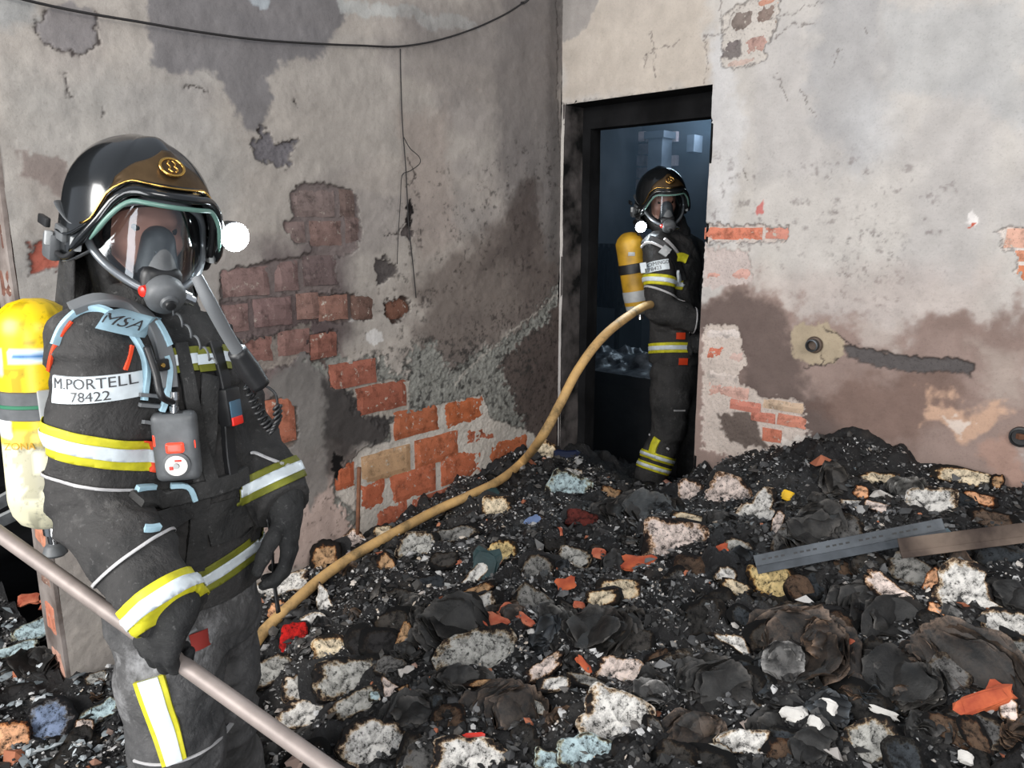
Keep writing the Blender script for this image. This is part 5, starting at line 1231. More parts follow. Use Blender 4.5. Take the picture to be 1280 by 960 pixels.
c, n = hit(B, 190, 457); hp(rbox('clip', c+n*.022, Frame(c, n).ax, (.012, .034, .022), M['blackrub'], None)); hp(lathe('rivet', c+n*.028, n, [(0, .005), (.003, .004)], M['gold'], None, 10))
for (x, y, mt) in ((233, 450, 'limedull'), (273, 448, 'limedull')):
    c, n = hit(B, x, y); o = hp(patch('chest_tab', B, c, idir(.92, -.20), idir(.2, .95)*-1, .040, .048, M[mt], None, .012, .005, nx=6, ny=6)); patch('silver_stripe', B, c, idir(.92, -.20), idir(.2, .95)*-1, .041, .020, M['silver'], o, .018, .002, nx=6, ny=2)
hp(ribbon('webbing', B, [(222, 430), (232, 470), (242, 520), (250, 560), (262, 600)], .026, M['nomex_pale'], None, .010, .005)); hp(ribbon('webbing', B, [(264, 430), (276, 470), (280, 520), (284, 570), (288, 605)], .024, M['blackrub'], None, .010, .005))
belt = hp(ribbon('waist_belt', B, [(168, 628), (200, 622), (230, 616), (260, 610), (290, 600), (304, 592)], .036, M['nomex_pale'], None, .010, .006))
hp(ribbon('belt_loop', B, [(211, 604), (226, 603), (236, 606), (240, 622)], .010, M['webbing'], None, .020, .004)); hp(ribbon('belt_loop', B, [(166, 606), (176, 606), (187, 606)], .010, M['webbing'], None, .016, .004))
hp(ribbon('belt_loop', B, [(179, 665), (188, 666), (197, 663)], .010, M['webbing'], None, .012, .004))
# jacket front flaps and pocket
o = ribbon('storm_flap', B, [(262, 470), (258, 540), (250, 620), (244, 700), (240, 738)], .038, M['nomex_pale'], jk, .004, .004)
for (x, y, w_, h_) in ((224, 655, .055, .075), (284, 650, .05, .085)):
    c, n = hit(B, x, y)
    if c is not None: patch('pocket', B, c, idir(.95, -.18), idir(.1, -1), w_, h_, M['nomex_pale'], jk, .006, .005, nx=8, ny=8)
# orange seams at the shoulder
for pp in ([(62, 462), (66, 440), (78, 418), (90, 402)], [(156, 462), (161, 448), (164, 432)]): ribbon('orange_seam', B, pp, .007, M['orange'], jk, .003, .002)
# motion alarm unit hanging from the strap
uc, n = hit(B, 224, 556); uc = W(221, 557, (uc + n*.050)[1]); uF = Frame(uc, nrm(np.array([.25, -1, -.05])))
un = rbox('alarm_unit', uc, uF.ax, (.036, .080, .134), M['greyrub'], None, .019, 4); hp(un)
tp = uF(.0, 0, .062)
for k, (fz, lz, zz, w_, h_, mt) in enumerate(((.018, .0, .002, .032, .020, 'redlamp'), (.010, -.030, .016, .016, .026, 'redlamp'), (.010, .031, .006, .012, .022, 'redlamp'))): rbox('indicator_light', uF(fz, -lz if False else lz, zz), uF.ax, (.012, w_, h_), M[mt], un, .005, 3)
lathe('pressure_dial', uF(.012, 0, -.032), uF.f, [(0, .025), (.009, .025), (.011, .021), (.0115, .019)], M['greyrub'], un); lathe('dial_face', uF(.022, 0, -.032), uF.f, [(0, .020), (.002, .0195)], M['white'], un)
lathe('dial_hub', uF(.024, 0, -.032), uF.f, [(0, .006), (.004, .005)], M['palegrey'], un, 14)
rbox('dial_mark', uF(.0245, -.009, -.036), uF.ax, (.002, .007, .007), M['red'], un, .001); rbox('dial_mark', uF(.0245, .004, -.022), uF.ax, (.002, .012, .004), M['red'], un, .001)
rbox('unit_cap', uF(-.002, 0, .056), uF.ax, (.030, .050, .022), M['blackrub'], un, .008, 3)
hs = [hit(B, 176, 432)[0], hit(B, 190, 462)[0], hit(B, 200, 488)[0]]
hp(tube('gauge_hose', [hs[0]+F1*.02, hs[1]+F1*.03+np.array([0, -.02, 0]), hs[2]+F1*.03+np.array([0, -.03, 0]), uF(0, .002, .085)], .0065, M['blackrub']))
hp(lathe('hose_fitting', uF(0, .002, .066), uF.u+uF.l*.1, [(0, .009), (.012, .009), (.013, .0065), (.024, .0065), (.025, .009), (.04, .008)], M['chrome'], None, 14))
# radio in the chest pocket
c, n = hit(B, 277, 508); rF = Frame(c+n*.02, n)
ra = hp(rbox('radio', rF.o, rF.ax, (.030, .040, .075), M['blackrub'], None, .006)); rbox('radio_panel', rF(.014, 0, -.004), rF.ax, (.006, .030, .034), M['blue'], ra, .003); rbox('radio_button', rF(.014, 0, -.028), rF.ax, (.008, .030, .018), M['red'], ra, .005, 3)
# air hose from the valve down to the left side, coiled lead at its end
v0 = vc+HF.l*.045+vax*.025-HF.u*.01
adopt(tube('air_hose', [W(246, 346, 1.27), W(262, 378, 1.27), W(288, 425, 1.32), W(312, 462, 1.36)], [.0095, .0115, .0115, .0115], M['webgrey'], res=8, seg=14), T1)
adopt(tube('hand_microphone', [W(296, 438, 1.335), W(310, 460, 1.355), W(326, 483, 1.37)], [.017, .021, .018], M['blackrub'], res=4, seg=14), T1)
cpts = []
path = [W(308, 478, 1.40), W(318, 503, 1.40), W(330, 526, 1.40), W(341, 539, 1.40), W(347, 526, 1.40), W(347, 506, 1.40)]
acc = [path[0]]
for i in range(len(path)-1):
    for k in range(1, 22): acc.append(path[i]+(path[i+1]-path[i])*k/21)
for k, p in enumerate(acc): a = k*.95; cpts.append(p+.0085*(math.cos(a)*np.array([.7, .3, .6])+math.sin(a)*np.array([0, 1, .1])))
co = tube('coiled_lead', cpts, .0032, M['blackrub'], res=2, seg=6); adopt(co, T1)
adopt(tube('lead', [W(347, 508, 1.40), W(344, 492, 1.40), W(330, 482, 1.40), W(312, 482, 1.40)], .0025, M['blackrub']), T1)
adopt(tube('small_coil', [vc-HF.u*.03+.02*HF.f+HF.l*.01+k*.0055*idir(.62, .78)+.006*(math.cos(k*1.3)*HF.u+math.sin(k*1.3)*HF.f) for k in range(26)], .0022, M['greyrub'], res=2, seg=6), T1)
adopt(tube('hanging_strap', [W(334, 648, 1.5), W(340, 680, 1.5), W(342, 720, 1.5), W(348, 765, 1.49)], [.004, .005, .006, .009], M['blackrub'], sq=.5), T1)
# gloves
lw = LWr+nrm(LWr-LE)*.03
add_hand(T1, W(357, 642, 1.54), idir(.16, .98)+np.array([0, -.12, 0]), idir(-.9, .15)+np.array([0, -.1, 0]), np.array([-.35, -1., 0]), (.42, .48, .55, .60), M['glove'], thumb_curl=.15, sc=1.02, cuff=False)
add_hand(T1, wr2, hand_d, pn, -pd_, (.95, 1.0, 1.0, 1.05), M['glove'], thumb_curl=.55, sc=1.08, cuff=False, back=wr2-J['RE'])
# trousers: side stripe, knee piping, red tab
strip_pix = [(186, 848), (196, 880), (208, 915), (218, 952)]
sb = ribbon('reflective_strip', BT, strip_pix, (.060, .046), M['lime'], tr, .003, .003); ribbon('silver_stripe', BT, strip_pix, (.040, .030), M['silver'], sb or tr, .007, .002)
ribbon('piping', BT, [(168, 950), (190, 956), (220, 953), (250, 942), (275, 924), (290, 905)], .005, M['piping'], tr, .002, .002)
ribbon('piping', BT, [(196, 806), (220, 800), (245, 786)], .005, M['webgrey'], tr, .002, .002)
c, n = hit(BT, 250, 800)
if c is not None: patch('red_tab', BT, c, idir(1, -.1), idir(0, -1), .022, .036, simple('dull_red_cloth', tuple(srgb(130, 36, 28)), .7), tr, .003, .003, nx=4, ny=4)

# air cylinder on his back
cy = empty('air_cylinder', W(40, 640, 1.64), 'large yellow breathing-air cylinder on the back of the firefighter at the left', 'air cylinder')
ct, cb = W(41, 372, 1.62), W(66, 655, 1.60); ca = nrm(ct-cb); Lc = np.linalg.norm(ct-cb)
def cyl_mat():
    m, nt, b = new_mat('cylinder_paint_and_glare'); a = N(nt, 'ShaderNodeAttribute', attribute_name='paint'); n1 = noise_node(nt, 40, 4, .7); r = ramp(nt, [(.3, .55), (.45, 1.)]); nt.links.new(n1.outputs[0], r.inputs[0])
    nt.links.new(mixc(nt, 1., a.outputs['Color'], r.outputs[0], 'MULTIPLY'), b.inputs['Base Color']); b.inputs['Roughness'].default_value = .35; return m
prof = [(0, .02), (.004, .045), (.015, .062), (.035, .074), (.06, .080)]+[(.06+(Lc-.13)*k/40, .081) for k in range(1, 41)]+[(Lc-.05, .078), (Lc-.03, .068), (Lc-.012, .048), (Lc-.002, .02)]
shell = lathe('cylinder_shell', cb, ca, prof, cyl_mat(), None, 64); adopt(shell, cy)
co_ = np.array([v.co[:] for v in shell.data.vertices]); hh_ = (co_-cb)@ca; w_ = co_-cb-hh_[:, None]*ca; an = np.arctan2(w_@np.array([1., 0, 0]), w_@np.array([0, -1., 0]))
cl = np.tile(srgb(238, 200, 20), (len(co_), 1)); fn = fbm(co_*30, 3, 5)
cl[hh_ < Lc*.46] = srgb(240, 214, 90); cl[hh_ < Lc*.38] = srgb(238, 232, 200); cl[(hh_ > Lc*.42) & (hh_ < Lc*.54) & (an > -1.3) & (an < -.25)] = srgb(236, 236, 236)  # pale lower end: blown-out daylight painted over the yellow; white patch is a sticker
m_ = (hh_ > Lc*.74) & (hh_ < Lc*.80) & (an > -.1) & (an < .9); cl[m_] = srgb(210, 226, 236); cl[(hh_ > Lc*.76) & (hh_ < Lc*.785) & (an > 0) & (an < .8)] = srgb(40, 110, 170)
cl[(hh_ > Lc*.68) & (hh_ < Lc*.80) & (an < -.3) & (an > -1.2)] = srgb(236, 232, 224)
cl = np.where((fn > .64)[:, None], cl*.55, cl); set_col(shell, 'paint', cl)
dmid = cb+ca*Lc*.57; un_ = nrm(np.array([0, -1., 0])-ca*(-ca[1]))
adopt(lathe('cylinder_band', cb+ca*(Lc*.50), ca, [(0, .081), (.002, .086), (.060, .086), (.062, .081)], M['greyrub'], None, 48), cy)
gl = adopt(lathe('green_line', cb+ca*(Lc*.50+.026), ca, [(0, .0865), (.001, .088), (.007, .088), (.008, .0865)], simple('green_line', tuple(srgb(40, 110, 80)), .6), None, 48), cy)
sF = Frame(dmid, un_); adopt(rbox('band_buckle', cb+ca*(Lc*.56)+nrm(np.array([.62, -.78, 0]))*.094, Frame(cb, np.array([.62, -.78, 0])).ax, (.016, .034, .078), M['palegrey'], None, .005), cy)
letters('lettering', None, 'ZONA', cb+ca*Lc*.40+nrm(np.array([-.05, -1, 0]))*.0815, np.array([1, .05, 0]), ca, .022, simple('ochre_print', tuple(srgb(190, 140, 20)), .5), shell, .0005)
adopt(lathe('valve_neck', cb-ca*.045, ca, [(0, .012), (.02, .014), (.022, .02), (.05, .022)], M['chrome'], None, 18), cy)
adopt(lathe('valve_handwheel', cb-ca*.075, ca, [(0, .020), (.006, .026), (.024, .020), (.030, .012)], M['greyrub'], None, 18), cy)
adopt(tube('back_frame', [W(86, 420, 1.58), W(90, 520, 1.57), W(96, 640, 1.56)], .012, M['blackrub']), cy)
# pole
po = tube('metal_pole', [PA, PA+(PB-PA)*.5, PB], .0145, simple('scuffed_pole_metal', tuple(srgb(150, 138, 132)), .5, metal=.2, noise=.25, nscale=18), None, 20)
tag(recenter(po), 'grey metal pole held slantwise in the gloved hand of the firefighter at the left', 'pole')

# ------------------------------------------------------------ firefighter in the doorway
Y2 = 4.08
T2 = empty('person', (*W(840, 600, Y2)[:2], .12), 'firefighter standing in the dark doorway behind the hose, lit helmet torch beside the mask', 'person')
th = R(32); F2 = np.array([math.cos(th), -math.sin(th), 0])
J2 = dict(F=F2, neck=W(838, 288, Y2), chest=W(842, 330, Y2), waist=W(844, 398, Y2), pelvis=W(846, 462, Y2), hem=W(845, 440, Y2),
          RS=W(822, 310, Y2-.13), RE=W(826, 385, Y2-.16), RW=W(872, 402, Y2-.20), LS=W(862, 312, Y2+.13), LE=W(888, 380, Y2+.10), LW=W(880, 408, Y2-.10),
          RH=W(838, 468, Y2-.07), LH=W(856, 470, Y2+.08), RK=W(836, 535, Y2-.14), LK=W(866, 540, Y2+.06), RA=W(812, 596, Y2-.12), LA=W(866, 598, Y2+.06))
J2['RD'] = nrm(np.array([-.25, -1, 0])); J2['rhem'] = .17
hd = R(-82); Fh2 = np.array([math.cos(hd)*.97, math.sin(hd)*.97, -.26]); HF2 = Frame(W(826, 243, Y2-.05), Fh2, roll=R(4))
add_body(T2, J2, HF2)
jk2, tr2 = add_clothes(T2, J2, HF2, .013, 33)
add_helmet(T2, HF2, -1, lampf=.10, lampl=.150, lampu=-.135, spot=26); add_mask(T2, HF2)
B2 = bvh_of(jk2); BT2 = bvh_of(tr2)
k2 = near_seg(J2['RS'], J2['RE'], .13); L2 = np.array([-F2[1], F2[0], 0])
tape(jk2, W(822, 352, Y2-.15), idir(-.12, .99), .026, lambda P: k2(P) & ((P-J2['chest'])@L2 < -.07))
tape(jk2, W(838, 436, Y2), idir(.0, 1), .027, lambda P: (P[:, 2] < J2['waist'][2]) & ~near_seg(J2['RE'], J2['RW'], .1)(P))
band('piping', jk2, W(826, 366, Y2-.16), idir(-.35, .93), .005, M['piping'], jk2, .003, lambda P: k2(P) & ((P-J2['chest'])@L2 < -.09))
band('piping', jk2, W(868, 402, Y2-.2), idir(.95, .1), .004, M['piping'], jk2, .003, near_seg(J2['RE'], J2['RW'], .1))
c, n = hit(B2, 818, 333); rt2 = idir(.97, -.14); up2 = idir(-.10, -.97)
pt = patch('name_patch', B2, c, rt2, up2, .145, .052, M['silver'], jk2, .005, .004, nx=14)
letters('lettering', B2, 'M.DOMINGO', c+up2*.011, rt2, up2, .026, M['letter'], pt, .011, .95); letters('lettering', B2, '78423', c-up2*.013, rt2, up2, .025, M['letter'], pt, .011)
kz = near_seg(J2['RK'], J2['RA'], .13)
for pyy in (570, 584): tape(tr2, W(818, pyy, Y2-.12), idir(-.30, .95), .020, kz)
BT2b = BT2
s_ = ribbon('reflective_strip', BT2, [(822, 548), (817, 556), (815, 566)], .042, M['lime'], tr2, .004, .004)
ribbon('piping', BT2, [(812, 543), (824, 552), (836, 562)], .010, M['piping'], tr2, .003, .003); ribbon('piping', BT2, [(842, 513), (856, 513), (868, 511)], .008, M['piping'], tr2, .003, .003)
hr2 = ribbon('harness', B2, [(812, 300), (824, 302), (836, 314), (846, 332), (852, 350)], .045, M['blackrub'], None, .012, .006)
if hr2:
    adopt(hr2, T2)
    for pp, w_, mt in (([(802, 312), (806, 304), (816, 302), (828, 308), (834, 318)], .012, 'piping'), ([(828, 300), (838, 308), (844, 318)], .012, 'piping'), ([(826, 311), (834, 318)], .05, 'palegrey'), ([(843, 322), (852, 322), (857, 325)], .045, 'lime'), ([(843, 340), (846, 350)], .02, 'silver')):
        o = ribbon('webbing', B2, pp, w_, M[mt], None, .020, .005)
        if o: o.parent = hr2
c, n = hit(B2, 850, 458) if hit(B2, 850, 458)[0] is not None else (None, None)
for (x, y, b_) in ((851, 420, B2), (854, 452, B2)):
    c, n = hit(b_, x, y)
    if c is not None: patch('red_tab', b_, c, idir(1, 0), idir(0, -1), .05, .035, M['orange'], jk2, .004, .003, nx=4, ny=4)
gl_ = W(828, 492, Y2-.2)
add_hand(T2, J2['RW']+nrm(J2['RW']-J2['RE'])*.03, nrm(J2['RW']-J2['RE']), np.array([0, 0, -1.]), np.array([0, -1., .3]), (.9, .95, .95, 1.), M['glove'], cuff=True)
add_hand(T2, J2['LW']+nrm(J2['LW']-J2['LE'])*.03, nrm(J2['LW']-J2['LE']), np.array([0, -.5, -1.]), np.array([-1., 0, .3]), (.9, .95, .95, 1.), M['glove'], cuff=True)
cy2 = empty('air_cylinder', W(786, 400, Y2+.05), 'smaller-looking worn yellow air cylinder on the back of the firefighter in the doorway', 'air cylinder')
ct, cb = W(785, 290, Y2+.02), W(800, 392, Y2); ca = nrm(ct-cb); Lc = np.linalg.norm(ct-cb)
prof = [(0, .02), (.008, .045), (.03, .066), (.055, .074)]+[(.055+(Lc-.11)*k/10, .075) for k in range(1, 11)]+[(Lc-.03, .062), (Lc-.01, .04), (Lc-.002, .02)]
adopt(lathe('cylinder_shell', cb, ca, prof, M['yellowold'], None, 40), cy2); adopt(lathe('cylinder_base', cb-ca*.004, ca, [(0, .03), (.03, .070), (.10, .077), (.13, .0775), (.135, .070)], M['palegrey'], None, 40), cy2)
adopt(lathe('cylinder_band', cb+ca*Lc*.50, ca, [(0, .075), (.002, .081), (.05, .081), (.052, .075)], M['blackrub'], None, 40), cy2)
adopt(rbox('label', cb+ca*Lc*.74+np.array([-.01, -.0755, 0]), Frame(cb, np.array([0, -1, 0])).ax, (.004, .035, .02), M['palegrey'], None, .001), cy2)
adopt(lathe('valve_neck', cb-ca*.03, ca, [(0, .02), (.02, .014), (.05, .022)], M['chrome'], None, 18), cy2)

# ------------------------------------------------------------ fire hose snaking down the heap
def hose_mat():
    m, nt, b = new_mat('stained_hose'); n1 = noise_node(nt, 7, 5, .7); r = ramp(nt, [(.32, tuple(srgb(110, 92, 60))), (.48, tuple(srgb(186, 150, 98))), (.62, tuple(srgb(204, 164, 104))), (.75, tuple(srgb(190, 160, 44)))]); nt.links.new(n1.outputs[0], r.inputs[0])
    nt.links.new(r.outputs[0], b.inputs['Base Color']); b.inputs['Roughness'].default_value = .7; n3 = noise_node(nt, 160, 3, .6); bump(nt, b, n3.outputs[0], .4, .002); return m
hpz = []
for (x, y, Y) in [(905, 396, 4.0), (860, 392, 3.95), (824, 383, 4.0), (808, 382, 3.80), (780, 399, 3.55), (750, 425, 3.40), (722, 463, 3.33), (700, 505, 3.25), (678, 545, 3.17), (655, 575, None), (625, 600, None), (585, 620, None), (545, 638, None), (500, 662, None), (450, 690, None), (405, 720, None), (360, 760, None), (325, 795, None), (306, 832, None), (300, 870, None), (308, 915, None), (318, 965, None), (322, 1010, None)]:
    hpz.append(W(x, y, Y) if Y else at(x, y, .045)+np.array([0, 0, .0]))
hz = tube('fire_hose', hpz, [.021]*len(hpz), hose_mat(), None, 18, res=8); tag(recenter(hz), 'long tan fire hose running from the doorway down across the heap', 'hose')

# ------------------------------------------------------------ burnt books and paper, one object each
def paper_mat():
    """page face: paper colour, scorched brown then black towards the rim that burnt"""
    m, nt, b = new_mat('burnt_paper'); e = N(nt, 'ShaderNodeAttribute', attribute_name='edge'); t = N(nt, 'ShaderNodeAttribute', attribute_name='tint', attribute_type='OBJECT')
    bu = N(nt, 'ShaderNodeAttribute', attribute_name='burn', attribute_type='OBJECT')
    n1 = noise_node(nt, 11, 7, .75); oi = N(nt, 'ShaderNodeObjectInfo'); va = N(nt, 'ShaderNodeVectorMath', operation='ADD'); nt.links.new(n1.inputs['Vector'].links[0].from_socket, va.inputs[0]); sc_ = N(nt, 'ShaderNodeVectorMath', operation='SCALE'); cb_ = N(nt, 'ShaderNodeCombineXYZ'); nt.links.new(oi.outputs['Random'], cb_.inputs[0]); nt.links.new(oi.outputs['Random'], cb_.inputs[2]); nt.links.new(cb_.outputs[0], sc_.inputs[0]); sc_.inputs['Scale'].default_value = 37; nt.links.new(sc_.outputs[0], va.inputs[1]); nt.links.new(va.outputs[0], n1.inputs['Vector']); s = N(nt, 'ShaderNodeMath', operation='MULTIPLY_ADD'); nt.links.new(n1.outputs[0], s.inputs[0]); s.inputs[1].default_value = 1.5; s.inputs[2].default_value = -.72
    a = N(nt, 'ShaderNodeMath', operation='ADD'); nt.links.new(e.outputs['Fac'], a.inputs[0]); nt.links.new(s.outputs[0], a.inputs[1])
    a2 = N(nt, 'ShaderNodeMath', operation='ADD'); nt.links.new(a.outputs[0], a2.inputs[0]); nt.links.new(bu.outputs['Fac'], a2.inputs[1])
    r = ramp(nt, [(.0, (1, 1, 1)), (.72, (1, 1, 1)), (.80, (.80, .64, .46)), (.86, (.20, .12, .07)), (.91, (.03, .022, .02)), (1, (.014, .013, .013))]); nt.links.new(a2.outputs[0], r.inputs[0])
    c = mixc(nt, 1., t.outputs['Color'], r.outputs[0], 'MULTIPLY')
    n2 = noise_node(nt, 60, 5, .8); r2 = ramp(nt, [(.40, .08), (.46, .7), (.56, 1.)]); nt.links.new(n2.outputs[0], r2.inputs[0])
    n5 = noise_node(nt, 24, 5, .75); r5 = ramp(nt, [(.38, .30), (.55, 1.)]); nt.links.new(n5.outputs[0], r5.inputs[0])
    c = mixc(nt, 1., c, r2.outputs[0], 'MULTIPLY'); c = mixc(nt, .8, c, r5.outputs[0], 'MULTIPLY')
    nt.links.new(c, b.inputs['Base Color']); b.inputs['Roughness'].default_value = .85; b.inputs['Specular IOR Level'].default_value = .25
    n3 = noise_node(nt, 45, 6, .7); bump(nt, b, n3.outputs[0], .5, .004); return m
M['paper'] = paper_mat()
def sheetm():
    m, nt, b = new_mat('charred_leaves'); t = N(nt, 'ShaderNodeAttribute', attribute_name='tint', attribute_type='OBJECT'); g = N(nt, 'ShaderNodeAttribute', attribute_name='g')
    r = ramp(nt, [(0, .10), (.4, .40), (.7, 1.1), (1, 2.6)]); nt.links.new(g.outputs['Fac'], r.inputs[0]); c = mixc(nt, 1., t.outputs['Color'], r.outputs[0], 'MULTIPLY')
    n2 = noise_node(nt, 30, 6, .75); r2 = ramp(nt, [(.40, .12), (.6, 1.2)]); nt.links.new(n2.outputs[0], r2.inputs[0]); c = mixc(nt, 1., c, r2.outputs[0], 'MULTIPLY')
    nt.links.new(c, b.inputs['Base Color']); b.inputs['Roughness'].default_value = .6; n3 = noise_node(nt, 60, 6, .7); bump(nt, b, n3.outputs[0], .6, .004); return m
M['leaves'] = sheetm()

def outline(n, seed, sq=3.0, jag=.10, kind=None):
    th = np.linspace(0, 2*np.pi, n, endpoint=False); c, s = np.cos(th), np.sin(th)
    r = (np.abs(c)**sq+np.abs(s)**sq)**(-1/sq)
    if kind == 'fork': r = r*(.78+.30*np.cos(3*th+2.2)+.08*np.cos(5*th))
    if kind == 'tri': r = (1/np.maximum(np.cos((th+.5) % (2*np.pi/3)-np.pi/3), .5))*.62
    if kind == 'ell': r = r*np.where((th > .15) & (th < 1.35), .55, 1)
    P = np.stack([c, s], 1); r = r*(1+(fbm(P*1.6+seed*7.1, 3, seed)-.5)*2*jag*1.4+(fbm(P*7+seed, 3, seed+2)-.5)*jag*.6); return P*r[:, None]
def page_block(name, w, h, thick, seed, sq=3., jag=.1, kind=None, layers=6, n=56, rings=9, wave=.006, flare=.12):
    """stack of pages: every layer a slightly different burnt outline; the top layer is the page face"""
    base = outline(n, seed, sq, jag, kind)*np.array([w/2, h/2]); V = []; E = []; F = []
    def wz(p): return (vnoise(p*14+seed, seed)-.5)*wave*2
    # bottom to top rims
    for k in range(layers*2):
        L = k//2; z = -thick+thick*(L+(k % 2)*.72)/layers; q = base*(1-.01*(k % 2)+flare*(vnoise(np.array([[L*1.7+seed, .5]]), 3)[0]-.5)*(1-L/layers)+.025*(fbm(np.stack([np.cos(np.arange(n)/n*6.28), np.sin(np.arange(n)/n*6.28)], 1)*3+L*3, 2, seed+L)[:, None]-.5)*2)
        if k == layers*2-1: q = base
        for p in q: V.append((p[0], p[1], z+(wz(p[None])[0] if L == layers-1 else 0)))
        E += [1.05-.25*(k % 2)*(_h(L, seed))]*n
    for k in range(layers*2-1):
        for i in range(n): a = k*n; F.append((a+i, a+(i+1) % n, a+n+(i+1) % n, a+n+i))
    F.append(tuple(range(n))[::-1]); last = (layers*2-1)*n
    for j in range(1, rings):
        s = 1-(j/rings)**1.15; q = base*s; zz = wz(q)+.002*min(1, j); V += [(x, y, z) for (x, y), z in zip(q, zz)]; E += [s]*n
        a = last; b = len(V)-n; F += [(a+i, a+(i+1) % n, b+(i+1) % n, b+i) for i in range(n)]; last = b
    V.append((0, 0, wz(np.zeros((1, 2)))[0]+.002)); E.append(0); F += [(last+i, last+(i+1) % n, len(V)-1) for i in range(n)]
    me = bpy.data.meshes.new(name); me.from_pydata(V, [], F); me.shade_smooth(); me.set_sharp_from_angle(angle=R(42)); me.materials.append(M['paper'])
    at_ = me.attributes.new('edge', 'FLOAT', 'POINT'); at_.data.foreach_set('value', np.array(E, float)); return me
def _h(a, b): return .4+.6*((math.sin(a*12.9+b*78.2)*43758.5) % 1)
def leaf_fan(name, w, h, thick, seed, n=16, curl=.35, spread=.5):
    """bundle of charred leaves, each one shifted and curled a little more than the one below it"""
    V = []; F = []; G = []; r = np.random.default_rng(seed); nu, nv = 16, 6; rag = r.random(40)
    for k in range(n):
        t = k/(n-1); o = len(V); ln = .62+.16*r.random(); x0 = -.5+(.42*t if seed % 2 else .30*math.sin(2.6*t))+.03*r.normal(); ph = r.random()*6; tone = r.random()
        for side in (0, 1):
            for i in range(nu+1):
                u = i/nu
                for j in range(nv+1):
                    v = j/nv*2-1; jag = .05*(_h(i*3+k, j+seed)-.7)*1.6
                    x = (x0+ln*u+jag*(i in (0, nu)))*w; wav = .010*math.sin(u*6+ph)+.007*math.sin(v*3+ph*2)
                    y = (v*.5*(.80+.2*math.sin(k*1.7))+jag*(j in (0, nv))+.10*math.sin(u*2.0+k*.12))*h
                    z = -thick*(1-t)*.8+curl*spread*w*(u-.35)**2*(.5+t)+wav*(.3+t)-.0015*side
                    e = math.sqrt(max(0, 1-.55*v*v)); x = x0*w+(x-x0*w-ln*w/2)*e+ln*w/2; y *= math.sqrt(max(0, 1-.6*(2*u-1)**4)); 
                    V.append((x, y, z, k)); G.append(min(1., .15+.45*tone+.55*(j in (0, nv))+.45*(i in (0, nu))))
        m = (nu+1)*(nv+1)
        for i in range(nu):
            for j in range(nv): a = o+i*(nv+1)+j; F.append((a, a+nv+1, a+nv+2, a+1)); F.append((a+m, a+m+1, a+m+nv+2, a+m+nv+1))
        ring = [i*(nv+1) for i in range(nu+1)]+[nu*(nv+1)+j for j in range(1, nv+1)]+[i*(nv+1)+nv for i in range(nu-1, -1, -1)]+[j for j in range(nv-1, 0, -1)]
        F += [(o+ring[q], o+ring[(q+1) % len(ring)], o+m+ring[(q+1) % len(ring)], o+m+ring[q]) for q in range(len(ring))]
    V = np.array(V); kk = V[:, 3]; cr = vnoise(np.stack([V[:, 0]*16+seed, V[:, 1]*16+kk*.10, kk*.22], 1), seed)-.5; cr2 = vnoise(np.stack([V[:, 0]*45, V[:, 1]*45+seed, kk*.5], 1), seed+1)-.5
    V[:, 2] += cr*.045+cr2*.012; V[:, 0] += cr2*.008; V = [tuple(v) for v in V[:, :3].tolist()]
    me = bpy.data.meshes.new(name); me.from_pydata(V, [], F); me.materials.append(M['leaves']); me.shade_smooth(); me.set_sharp_from_angle(angle=R(40))
    at_ = me.attributes.new('g', 'FLOAT', 'POINT'); at_.data.foreach_set('value', np.array(G, float)); return me
def chunk(name, w, h, thick, seed, mat):
    bm = bmesh.new(); bmesh.ops.create_cube(bm, size=1); bmesh.ops.bevel(bm, geom=bm.edges[:], offset=.16, segments=1, affect='EDGES'); bmesh.ops.subdivide_edges(bm, edges=bm.edges[:], cuts=1)
    for v in bm.verts:
        c = np.array(v.co[:]); k = 1+(vnoise(c[None]*2.2+seed, seed)[0]-.5)*.7; v.co = Vector((c[0]*w*k, c[1]*h*k, c[2]*thick*(1+(vnoise(c[None]*2+seed+9, seed)[0]-.5)*.5)))
    me = bpy.data.meshes.new(name); bm.to_mesh(me); bm.free(); me.materials.append(mat); return me
def place(o, px, py, rot, tilt, roll=0, lift=.0, hgt=None, turn=0):
    """lay on the heap: tilt 0 = flat, 90 = upright face towards the room's open side"""
    p = at(px, py, lift); az = math.atan2(p[0], p[1]); rx = np.array([math.cos(az), -math.sin(az), 0]); fw = np.array([math.sin(az), math.cos(az), 0])
    a = R(tilt); n = -fw*math.sin(a)+np.array([0, 0, 1])*math.cos(a); v = np.cross(n, rx); m = Matrix((rx, v, n)).transposed().to_4x4()
    o.matrix_world = Matrix.Translation(p) @ m @ Matrix.Rotation(R(roll), 4, 'Y') @ Matrix.Rotation(-R(rot), 4, 'Z'); return p
def sizes(px, py, w, h, tilt):
    p = at(px, py); d = np.linalg.norm(p-EYE); dp = (p-EYE)@ray(640, 480)/np.linalg.norm(ray(640, 480)); s = dp/FPX
    el = math.asin((CAMZ-p[2])/d); cs = abs(math.sin(el+R(tilt))); return w*s, h*s/max(cs, .35)
PAL = dict(C=(226, 208, 178), W=(216, 212, 206), P=(224, 206, 196), G=(128, 126, 122), g=(168, 166, 160), T=(178, 142, 106), Y=(222, 196, 140), B=(96, 80, 68), D=(60, 57, 54), K=(34, 32, 31), R=(190, 26, 22), O=(214, 116, 72), A=(176, 196, 200), N=(226, 170, 130), M=(96, 40, 34), L=(236, 196, 40), b=(120, 134, 160), o=(206, 92, 40))
used_names = {}
